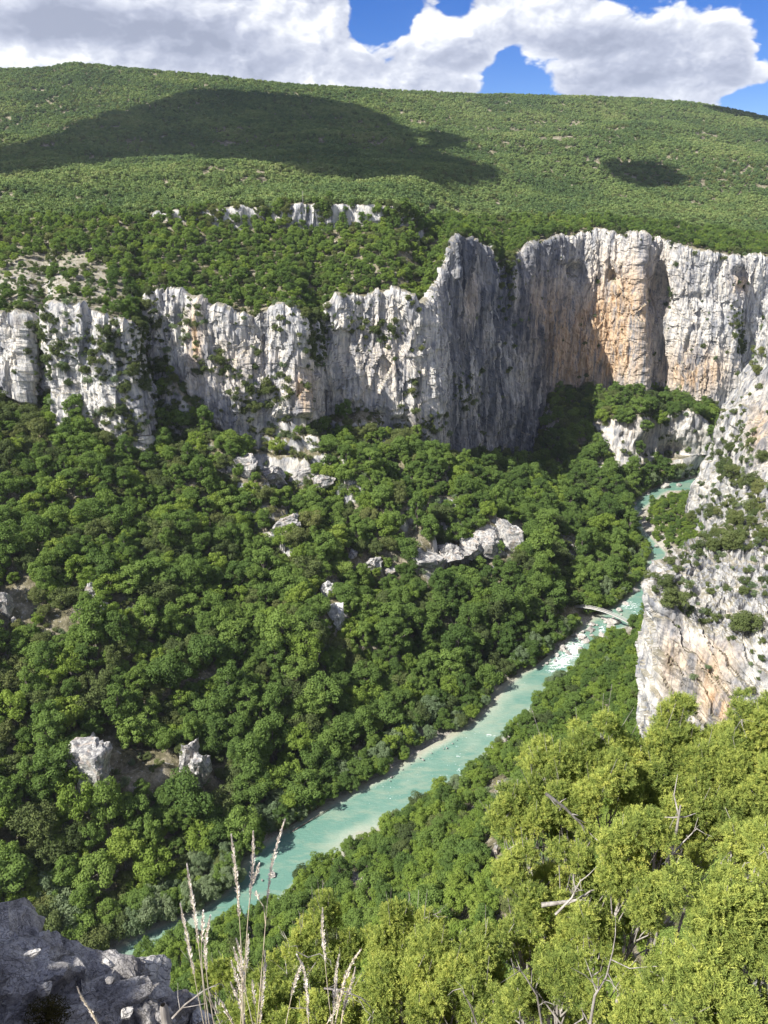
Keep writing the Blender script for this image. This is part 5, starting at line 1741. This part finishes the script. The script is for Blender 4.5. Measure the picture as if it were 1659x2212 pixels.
def near_rock(px, py, D, dims, seed, label, mat=None, sub=5, planes=16, rot=(0, 0, 0), rough=0.05):
    p = P(px, py, D)
    me = rock_mesh('rock', seed, dims, sub, planes + 8, mat or M_LEDGE, rough * 1.5, blocky=0.35)
    o = link('rock', me)
    o.location = p
    o.rotation_euler = rot
    tag(o, label, 'rock')
    return o


near_rock(-40, 2130, 1.75, (0.30, 0.30, 0.30), 3, 'tallest shaded grey rock at the corner of the ledge', rot=(0.1, 0.1, 0.4), rough=0.10)
near_rock(60, 2175, 1.72, (0.22, 0.22, 0.22), 5, 'dark grey rock between the tallest rock and the heath tuft', rot=(0.2, 0, 1.0), rough=0.10)
near_rock(178, 2150, 1.80, (0.22, 0.20, 0.155), 8, 'broad dark pitted rock in the middle of the ledge', rot=(0.1, 0.15, 0.2), rough=0.10)
near_rock(236, 2190, 1.74, (0.17, 0.18, 0.14), 9, 'dark cracked block leaning on the broad pitted rock', rot=(0.2, 0.2, 1.9), rough=0.08)
near_rock(140, 2230, 1.62, (0.30, 0.16, 0.14), 12, 'dark slab along the bottom of the ledge under the heath tuft', rot=(0, 0, 0.5), rough=0.09)
near_rock(316, 2120, 1.90, (0.095, 0.085, 0.09), 14, 'sunlit white block perched at the end of the dark ledge', M_LEDGE_WHITE, rot=(0.2, 0.5, 0.3), planes=10)
near_rock(345, 2195, 1.78, (0.15, 0.13, 0.10), 15, 'grey block under the sunlit white block', rot=(0.1, 0.3, 0.8), rough=0.08)
near_rock(300, 2225, 1.66, (0.15, 0.12, 0.09), 21, 'low dark block in front of the stump', rot=(0.1, 0.1, 2.1), rough=0.08)
near_rock(398, 2190, 1.85, (0.085, 0.08, 0.06), 16, 'bright jagged stone at the tip of the ledge', M_LEDGE_WHITE, rot=(0.3, 0.5, 0.2), planes=10)
near_rock(430, 2218, 1.80, (0.07, 0.06, 0.045), 17, 'small bright stone under the grass clump', M_LEDGE_WHITE, rot=(0.1, 0.4, 1.2), planes=10)
near_rock(98, 2136, 1.55, (0.020, 0.018, 0.028), 18, 'small white stone lodged between dark rocks', M_LEDGE_WHITE, 4, 9, rot=(0.2, 0.3, 0.2))
near_rock(274, 2186, 1.58, (0.024, 0.02, 0.014), 19, 'small pale flat stone on the cracked block', M_LEDGE_WHITE, 4, 9)
near_rock(68, 2062, 1.60, (0.030, 0.02, 0.014), 20, 'pale flake lying on top of the tallest rock', M_LEDGE_WHITE, 4, 9, rot=(0.1, -0.3, 0.3))
near_rock(232, 2084, 1.70, (0.018, 0.016, 0.012), 22, 'pale chip on top of the broad pitted rock', M_LEDGE_WHITE, 4, 9)
near_rock(240, 2118, 1.64, (0.016, 0.014, 0.012), 23, 'grey chip beside the crack of the pitted rock', M_LEDGE, 4, 9)
# unseen rock added beside the lookout to keep the sun off the ledge
o = link('rock', rock_mesh('rock', 31, (0.85, 0.7, 1.45), 4, 14, M_LEDGE, 0.08))
o.location = (-2.72, 0.69, -1.38)
tag(o, 'tall unseen rock added beside the lookout to shade the ledge', 'rock')

# heath tuft
p0 = P(105, 2200, 1.55)
heath = thing('heath_tuft', 'dark reddish heath tuft growing in the shaded rocks', 'plant', p0)
r = np.random.default_rng(5)
n = 1500
d = r.normal(size=(n, 3))
d[:, 2] = np.abs(d[:, 2])
d /= np.linalg.norm(d, axis=1, keepdims=True)
c = d * np.array((0.075, 0.06, 0.075)) * r.uniform(0.3, 1.0, n)[:, None]
V = leaf_quads(c, d, 0.006, r, ratio=0.25)
link('foliage', mesh_arrays('foliage', V, np.arange(len(V)).reshape(-1, 4), False, {'tint': np.repeat(r.random(n), 4)}, [M_HEATH]), heath)
stems = [tube_geo([np.zeros(3), e * np.array((0.07, 0.055, 0.07))], [0.0015, 0.0006], 4) for e in d[:60]]
v, f = join_geo(stems)
link('stems', mesh_arrays('stems', v, f, True, {}, [M_BARK]), heath, kind='stuff')

# ------------------------------------------------------------------ junipers
def sprig_geo(seed, L=0.090, n=17):
    """one flattened spray of scale leaves: a stem with forking twiglets"""
    r = np.random.default_rng(seed)
    V, F = [], []

    def blade(a, b, w, up):
        a, b = np.array(a), np.array(b)
        d = b - a
        s = np.cross(d, up)
        s /= np.linalg.norm(s) + 1e-9
        k = len(V)
        m = a + d * 0.55
        V.extend([a - s * w * 0.6, a + s * w * 0.6, m + s * w + up * w * 0.4, b, m - s * w + up * w * 0.4])
        F.append((k, k + 1, k + 2, k + 4))
        F.append((k + 4, k + 2, k + 3, k + 3))
    curve = r.normal(size=2) * 0.02
    stem = lambda t: np.array((curve[0] * t * t, curve[1] * t * t, L * t))
    for i in range(4):
        u = r.normal(size=3)
        blade(stem(i / 4), stem((i + 1) / 4), 0.0026, u / np.linalg.norm(u))
    for k in range(n):
        t = 0.10 + 0.88 * (k + r.random()) / n
        a = stem(t)
        side = 1 if k % 2 else -1
        az_ = (0 if side > 0 else PI) + r.normal() * 0.75
        l = L * (0.50 - 0.30 * t) * r.uniform(0.8, 1.25)
        d = np.array((math.cos(az_) * 0.75, math.sin(az_) * 0.75, 0.75 + r.normal() * 0.15))
        d /= np.linalg.norm(d)
        e = a + d * l
        u = r.normal(size=3)
        blade(a, e, 0.0026, u / np.linalg.norm(u))
        for s in (0.45, 0.72):
            d2 = d + r.normal(size=3) * 0.55
            d2 /= np.linalg.norm(d2)
            b = a + d * l * s
            u = r.normal(size=3)
            blade(b, b + d2 * l * 0.42, 0.0024, u / np.linalg.norm(u))
    return np.array(V), np.array(F, np.int32)


SPRIGS = []
for i in range(6):
    v, f = sprig_geo(200 + i)
    tri = []
    for q in f:
        if q[2] == q[3]:
            tri.append((q[0], q[1], q[2]))
        else:
            tri += [(q[0], q[1], q[2]), (q[0], q[2], q[3])]
    me = mesh_arrays('sprig', v, np.array(tri), False, {'tint': np.clip(v[:, 2] / 0.14, 0, 1)}, [M_JUNI])
    SPRIGS.append(bpy.data.objects.new('sprig', me))


def juniper(label, clumps, foot, seed, size=1.0, dens=1.0, bare_twigs=5):
    """clumps: (px, py, D, radius in frame units); foot: world point where the stems leave the ground"""
    r = np.random.default_rng(seed)
    foot = np.array(foot, float)
    foot[2] = float(ledge_z(foot[0], foot[1])) - 0.05
    root = thing('juniper_bush', label, 'bush', foot)
    pts, rots, sc = [], [], []
    cents = []
    fill = []
    for (px, py, D, rad) in clumps:
        for _ in range(1):
            a_ = r.uniform(0, 6.28)
            fill.append((px + math.cos(a_) * rad * 0.75, py + abs(math.sin(a_)) * rad * 0.9, D + r.uniform(0.1, 0.5), rad * r.uniform(0.6, 0.85)))
    for (px, py, D, rad) in list(clumps) + fill:
        c = P(px, py, D)
        R = rad * mpp(c)
        # break each mass into lobes
        nl = max(6, int(15 * (R / 0.6) ** 1.5))
        for _ in range(nl):
            u = r.normal(size=3)
            u /= np.linalg.norm(u)
            lc = c + u * R * r.uniform(0.25, 0.95) * np.array((1, 0.85, 0.95))
            lr = R * r.uniform(0.16, 0.33) * (0.8 if R > 0.9 else 1.1)
            cents.append((lc, lr))
            m = int(dens * 420 * lr ** 2 / 0.04 / size ** 2 * 0.95)
            m = max(20, min(m, 1500))
            d = r.normal(size=(m, 3))
            d[:, 2] += 0.35
            d /= np.linalg.norm(d, axis=1, keepdims=True)
            # flame-like tufts: longer upward
            q = lc + d * lr * (r.uniform(0.2, 1.0, m) ** 0.4)[:, None] * np.array((1, 1, 1.35))
            pts.append(q)
            dd = d + np.array((0, 0, 0.75)) + r.normal(size=(m, 3)) * 0.35 + (lc - foot) / np.linalg.norm(lc - foot) * 0.3
            dd /= np.linalg.norm(dd, axis=1, keepdims=True)
            th = np.arccos(np.clip(dd[:, 2], -1, 1))
            ph = np.arctan2(dd[:, 1], dd[:, 0])
            # turn +Z onto dd: spin, tip about Y, then turn about Z
            e = [(Matrix.Rotation(b, 3, 'Z') @ Matrix.Rotation(a, 3, 'Y') @ Matrix.Rotation(s_, 3, 'Z')).to_euler() for a, b, s_ in zip(th, ph, r.uniform(0, 6.28, m))]
            rots.append(np.array([x[:] for x in e]))
            sc.append(r.uniform(0.7, 1.3, m) * size)
    pts, rots, sc = np.concatenate(pts), np.concatenate(rots), np.concatenate(sc)
    # stems and branches: from the foot to the lobes
    for k, (px, py, D, rad) in enumerate(clumps):
        c = P(px, py, D) - foot
        mid = c * 0.5 + np.array((0, 0, -0.12 * np.linalg.norm(c))) + r.normal(size=3) * 0.08
        v, f = tube_geo([np.zeros(3), mid * 0.5 + r.normal(size=3) * 0.04, mid, c * 0.8 + r.normal(size=3) * 0.05, c], [0.045, 0.036, 0.026, 0.015, 0.006], 7)
        link('stem', mesh_arrays('stem', v, f, True, {}, [M_GREYWOOD]), root)
    br = []
    for lc, lr in cents:
        c = min((P(a, b, D) for a, b, D, _ in clumps), key=lambda q: np.linalg.norm(q - lc))
        s = foot + (c - foot) * r.uniform(0.65, 1.0)
        m = 0.5 * (s + lc) + r.normal(size=3) * 0.06 - np.array((0, 0, 0.05))
        br.append(tube_geo(np.array([s, m, lc, lc + (lc - m) * 0.5 + r.normal(size=3) * 0.05]) - foot, [0.010, 0.007, 0.004, 0.002], 5))
    v, f = join_geo(br)
    link('branches', mesh_arrays('branches', v, f, True, {}, [M_GREYWOOD]), root, kind='stuff')
    for _ in range(bare_twigs):
        lc, lr = cents[r.integers(len(cents))]
        s = lc - foot
        d = r.normal(size=3)
        d /= np.linalg.norm(d)
        L = r.uniform(0.12, 0.30) * size
        e = s + d * L
        parts = [tube_geo([s, s + d * L * 0.5 + r.normal(size=3) * 0.03, e], [0.008, 0.006, 0.002], 5)]
        for q in range(4):
            b = s + d * L * r.uniform(0.3, 0.9)
            parts.append(tube_geo([b, b + (d + r.normal(size=3) * 0.7) * L * 0.3], [0.004, 0.0012], 4))
        v, f = join_geo(parts)
        link('twig', mesh_arrays('twig', v, f, True, {}, [M_GREYWOOD]), root)
    scatter('foliage', pts - foot, rots, sc, r.integers(0, 6, len(pts)), SPRIGS, root, kind='stuff')
    return root, len(pts)


ns_ = 0
JUN = [
    ('tall yellow juniper with a pointed crown standing before the outcrop face', [(1490, 1590, 8.6, 70), (1440, 1680, 8.4, 110), (1530, 1700, 8.3, 110), (1370, 1640, 8.6, 62), (1470, 1790, 8.0, 90), (1470, 1535, 8.8, 36)], (3.9, 7.9, -9.6), 1, 1.0),
    ('yellow juniper at the far end against the streaked outcrop', [(1640, 1570, 8.4, 80), (1600, 1660, 8.2, 90), (1690, 1680, 8.0, 120), (1655, 1780, 7.8, 80)], (5.4, 7.6, -9.2), 2, 1.0),
    ('broad yellow juniper beside the tall white rock', [(1180, 1680, 8.0, 60), (1130, 1760, 7.8, 75), (1235, 1640, 8.2, 70), (1300, 1590, 8.5, 60), (1250, 1740, 7.7, 85), (1330, 1690, 8.0, 80), (1100, 1730, 7.9, 40)], (2.6, 7.5, -9.4), 3, 1.0),
    ('juniper with open dark hollows and pale dead branches in the middle', [(1130, 1900, 6.9, 75), (1180, 1990, 6.6, 90), (1110, 2010, 6.7, 50), (1240, 1880, 6.8, 60), (1370, 1850, 6.5, 95), (1410, 1940, 6.2, 80), (1300, 2010, 6.0, 70)], (2.2, 6.4, -8.6), 4, 1.0),
    ('bright lime juniper spray closest to the lookout', [(1560, 1960, 4.3, 120), (1640, 1880, 4.5, 90), (1500, 2040, 4.2, 90), (1640, 2060, 4.0, 110), (1570, 2150, 3.8, 120), (1470, 2150, 3.9, 80)], (2.5, 4.0, -6.2), 5, 0.85),
    ('green juniper under the pale forked twigs', [(1220, 2110, 5.0, 85), (1290, 2180, 4.7, 80), (1130, 2150, 5.1, 70), (1370, 2140, 4.6, 70), (1380, 2210, 4.4, 60)], (1.6, 4.6, -7.2), 6, 0.9),
    ('dull olive juniper in the lower middle beyond the grass stalks', [(930, 2060, 6.4, 70), (860, 2120, 6.2, 75), (1000, 2120, 6.0, 80), (1040, 2040, 6.4, 50), (940, 2180, 5.8, 80), (1050, 2190, 5.6, 70), (800, 2190, 5.9, 60)], (0.5, 6.0, -8.4), 7, 1.0),
    ('pointed yellow juniper rising beside the grass stalks', [(700, 1960, 7.6, 36), (690, 2020, 7.4, 60), (640, 2060, 7.3, 50), (760, 2050, 7.3, 48), (720, 2110, 7.1, 60)], (-0.5, 7.3, -10.2), 8, 1.0),
    ('pointed juniper in front of the white rock ridge', [(860, 1980, 7.4, 40), (850, 2040, 7.2, 58), (920, 2000, 7.3, 36)], (0.25, 7.1, -10.0), 9, 1.0),
    ('low yellow juniper at the tip of the ledge', [(560, 2120, 6.8, 50), (500, 2110, 7.0, 40), (610, 2140, 6.6, 50), (440, 2120, 7.2, 34), (560, 2200, 6.2, 60)], (-1.3, 6.5, -9.6), 10, 1.0),
    ('shadowed juniper filling the dark gap behind the grass stalks', [(660, 2200, 6.0, 70), (740, 2180, 6.1, 50)], (-0.4, 5.9, -8.8), 11, 1.0),
    ('feathery juniper at the edge under the hollow', [(1640, 2200, 3.9, 90), (1580, 1820, 5.6, 60), (1660, 1900, 5.2, 70)], (3.4, 4.4, -6.6), 12, 0.9),
]
for (lab, cl, ft, sd, sz_) in JUN:
    _, n_ = juniper(lab, cl, ft, sd, sz_)
    ns_ += n_
print('sprigs', ns_)

# pale dead branches in the hollows
def dead_branch(pts, r0, label, seed, D):
    r0 = r0 * 0.62
    r = np.random.default_rng(seed)
    w = np.array([P(a, b, D + 0.02 * k) for k, (a, b) in enumerate(pts)])
    root = thing('dead_branch', label, 'branch', w[0])
    w = w - w[0]
    v, f = tube_geo(w, np.linspace(r0, r0 * 0.35, len(w)), 7)
    link('limb', mesh_arrays('limb', v, f, True, {}, [M_GREYWOOD]), root)
    L = np.linalg.norm(w[-1])
    for k in range(7):
        i = r.integers(1, len(w))
        t = r.random()
        b = w[i - 1] * (1 - t) + w[i] * t
        d = (w[-1] / L + r.normal(size=3) * 0.75)
        e = b + d * L * r.uniform(0.12, 0.3)
        v, f = tube_geo([b, (b + e) / 2 + r.normal(size=3) * 0.02 * L, e], [r0 * 0.4, r0 * 0.28, r0 * 0.1], 5)
        link('twig', mesh_arrays('twig', v, f, True, {}, [M_GREYWOOD]), root)


dead_branch([(1170, 1955), (1210, 1950), (1245, 1945), (1275, 1925)], 0.045, 'thick pale horizontal branch in the dark juniper hollow', 1, 6.3)
dead_branch([(1200, 1975), (1235, 1940), (1255, 1900)], 0.025, 'slanting bare branch crossing the thick pale one', 2, 6.25)
dead_branch([(1180, 1715), (1220, 1745), (1250, 1775), (1275, 1800)], 0.035, 'grey branch slanting down through the juniper beside the hollow', 3, 7.2)
dead_branch([(1440, 1890), (1450, 1840), (1462, 1790), (1470, 1740)], 0.05, 'upright grey juniper stem bared in the hollow', 4, 7.3)
dead_branch([(1440, 1860), (1475, 1820), (1505, 1790)], 0.02, 'fan of bare twigs beside the upright grey stem', 5, 7.2)
dead_branch([(1275, 2212), (1285, 2150), (1310, 2110), (1325, 2050)], 0.020, 'white forked dead branch curving up by the lime juniper', 6, 3.9)
dead_branch([(1170, 2212), (1160, 2150), (1135, 2110), (1118, 2088)], 0.016, 'white bare twig bending over in the lower juniper', 7, 4.2)
dead_branch([(1030, 2212), (1015, 2170), (995, 2135)], 0.014, 'short pale dead twig in the olive juniper', 8, 4.6)
dead_branch([(1560, 2180), (1600, 2200), (1650, 2215)], 0.02, 'pale branch lying in the gap at the bottom edge', 9, 3.7)
dead_branch([(640, 2055), (665, 2068), (690, 2060), (715, 2075)], 0.012, 'tangle of bare silvery twigs in the pointed juniper', 10, 6.8)
dead_branch([(700, 2135), (740, 2140), (780, 2155), (800, 2175)], 0.016, 'bare silvery branch behind the bent grass stalks', 11, 5.2)

# ------------------------------------------------------------------ dry grass stalks
def stalk(path, head, label, D=1.42, r0=0.0022, seed=0):
    """path: frame points from the tip down; the part of the path above head (a fraction) carries the seeds"""
    r = np.random.default_rng(seed)
    pts = [np.array(q, float) for q in path]
    if pts[-1][1] > 2150:
        d = pts[-1] - pts[-2]
        pts.append(pts[-1] + d / (abs(d[1]) + 1e-6) * 130)
    w = np.array([P(a, b, D) for a, b in pts])
    w = w[::-1]                                     # from the foot up
    d = np.concatenate([[0], np.cumsum(np.linalg.norm(np.diff(w, axis=0), axis=1))])
    t = np.linspace(0, d[-1], 26)
    c = np.stack([np.interp(t, d, w[:, k]) for k in range(3)], -1)
    for _ in range(3):
        c[1:-1] = 0.5 * c[1:-1] + 0.25 * (c[:-2] + c[2:])
    root = thing('grass_stalk', label, 'grass stalk', c[0])
    c = c - c[0]
    v, f = tube_geo(c, np.linspace(r0, r0 * 0.45, 26), 5)
    link('stem', mesh_arrays('stem', v, f, True, {}, [M_STRAW]), root)
    if head > 0:
        L = d[-1]
        V, F, off = [], [], 0
        n = max(18, int(head * L / 0.0014))
        for k in range(n):
            s = (1 - head + head * (k + r.random()) / n)
            q = s * 25
            i = min(24, int(q))
            p = c[i] * (1 - (q - i)) + c[i + 1] * (q - i)
            tan = c[i + 1] - c[i]
            tan /= np.linalg.norm(tan)
            o_ = np.cross(tan, r.normal(size=3))
            o_ /= np.linalg.norm(o_)
            frac = (s - 1 + head) / head
            wid = (0.0062 * math.sin(PI * min(1, 0.12 + 0.88 * frac)) ** 0.7 * (0.7 + 0.5 * (math.sin(frac * 26) > -0.2)) + 0.0008)
            e = p + tan * 0.009 + o_ * wid
            sd = np.cross(tan, o_) * 0.0022
            V += [p, p * 0.5 + e * 0.5 + sd, e, p * 0.5 + e * 0.5 - sd]
            F.append((off, off + 1, off + 2, off + 3))
            off += 4
        link('seed_head', mesh_arrays('seed_head', np.array(V), np.array(F), False, {}, [M_SEED]), root)
    return root


ST = [
    ([(500, 1806), (506, 1860), (513, 1920), (521, 2040), (524, 2212)], 0.29, 'tall straight grass stalk with a long pale head, first in the main clump'),
    ([(547, 1798), (549, 1832), (545, 1875), (535, 1990), (520, 2212)], 0.22, 'tall grass stalk with a kinked head in the middle of the main clump'),
    ([(615, 1771), (600, 1815), (583, 1880), (570, 2040), (556, 2212)], 0.27, 'tallest grass stalk with a slanting head over the river'),
    ([(404, 1868), (410, 1910), (421, 1976), (436, 2100), (446, 2212)], 0.33, 'grass stalk with a drooping pale head over the grey willows'),
    ([(390, 1954), (398, 1995), (408, 2045), (422, 2120), (440, 2212)], 0.36, 'shorter grass stalk with a fat pale head near the shallow bend'),
    ([(439, 1970), (437, 2000), (434, 2060), (440, 2130), (452, 2212)], 0.16, 'thin grass stalk with a small head close to the shallow bend'),
    ([(454, 1980), (447, 2010), (441, 2050), (450, 2140), (462, 2212)], 0.30, 'thin grass stalk with a feathery head leaning on its neighbour'),
    ([(559, 1868), (553, 1890), (544, 1908), (538, 1960)], 0.5, 'short side spike branching off the middle tall stalk'),
    ([(554, 1928), (558, 1942), (570, 1958), (574, 2000)], 0.25, 'little hooked spike beside the tallest stalk'),
    ([(697, 1963), (695, 1990), (698, 2025), (704, 2100), (716, 2212)], 0.28, 'lone upright stalk with a fluffy head before the pointed juniper'),
    ([(642, 2064), (655, 2082), (661, 2120), (664, 2170), (668, 2225)], 0.45, 'bent over grass stalk with its head hanging in an arc'),
    ([(652, 2082), (640, 2110), (630, 2150), (616, 2222)], 0.25, 'pale stalk crossing under the bent over one'),
    ([(779, 2052), (764, 2070), (746, 2108), (735, 2160), (722, 2220)], 0.4, 'thick bleached stalk with a heavy tilted head'),
    ([(767, 2092), (764, 2115), (752, 2142), (742, 2180), (736, 2222)], 0.4, 'bleached stalk next to the thick tilted one'),
    ([(732, 2064), (727, 2090), (725, 2115), (722, 2160)], 0.5, 'short upright spike between bent stalks'),
    ([(511, 2030), (520, 2055), (524, 2090), (526, 2212)], 0.35, 'short dense head in the heart of the main clump'),
    ([(500, 2078), (508, 2108), (518, 2124), (524, 2212)], 0.3, 'curled pale head low in the main clump'),
    ([(572, 2056), (573, 2090), (568, 2130), (560, 2222)], 0.5, 'dense bleached head low beside the tallest stalk'),
    ([(499, 2124), (504, 2142), (517, 2158), (530, 2222)], 0.45, 'drooping seed head below the main clump'),
    ([(536, 2022), (534, 2060), (530, 2110), (528, 2222)], 0.2, 'thin grass stalk tight against the main clump'),
    ([(506, 2050), (514, 2080), (530, 2140), (548, 2222)], 0.3, 'slanting bleached stalk crossing the main clump'),
    ([(168, 2134), (176, 2158), (198, 2185), (216, 2222)], 0.6, 'thick broken straw forked over the dark rock'),
    ([(478, 2162), (488, 2186), (505, 2215)], 0.3, 'short straw lying over the ledge tip'),
    ([(728, 2140), (732, 2170), (700, 2222)], 0.3, 'stooping stalk in the bent group'),
    ([(545, 2120), (548, 2150), (556, 2222)], 0.2, 'slim bare stalk in the main clump'),
]
for k, (pth, hd, lab) in enumerate(ST):
    stalk(pth, hd, lab, 1.42 + 0.02 * (k % 5), 0.0034 if 'thick' in lab or 'straw' in lab else 0.0017, k)
# broken stump on the ledge
p0 = P(365, 2225, 1.50)
st = thing('stump', 'bleached broken stump with a side spur on the ledge', 'stump', p0)
v, f = tube_geo([(0, 0, -0.05), (-0.003, 0, 0.02), (-0.006, 0.004, 0.05), (-0.008, 0.006, 0.085), (-0.009, 0.006, 0.098)], [0.016, 0.0145, 0.0125, 0.0120, 0.007], 12)
v += 0.0012 * fbm(v[:, 0] * 200, v[:, 1] * 200, v[:, 2] * 40, 3)[:, None]
link('trunk', mesh_arrays('trunk', v, f, True, {}, [M_GREYWOOD]), st)
v, f = tube_geo([(0, 0, 0.01), (-0.014, -0.01, 0.02), (-0.024, -0.012, 0.034)], [0.007, 0.006, 0.003], 7)
link('spur', mesh_arrays('spur', v, f, True, {}, [M_GREYWOOD]), st)
dead_branch([(372, 2200), (400, 2170), (440, 2140), (465, 2128)], 0.006, 'bleached curved twig reaching from the stump to the grass', 21, 1.6)

# ------------------------------------------------------------------ the valley air
m_h, N = new_mat('valley_air')
N.n('ShaderNodeOutputMaterial', {'Volume': N.n('ShaderNodeVolumePrincipled', {'Color': (0.80, 0.88, 1.0), 'Density': 0.00004, 'Anisotropy': 0.2}).outputs[0]})
hv = np.array([(x, y, z) for x in (-17500, 17500) for y in (-300, 6900) for z in (-700, 480)], float)
hf = np.array([(0, 1, 3, 2), (4, 6, 7, 5), (0, 4, 5, 1), (2, 3, 7, 6), (0, 2, 6, 4), (1, 5, 7, 3)])
link('haze', mesh_arrays('haze', hv, hf, False, {}, [m_h]), kind='stuff')
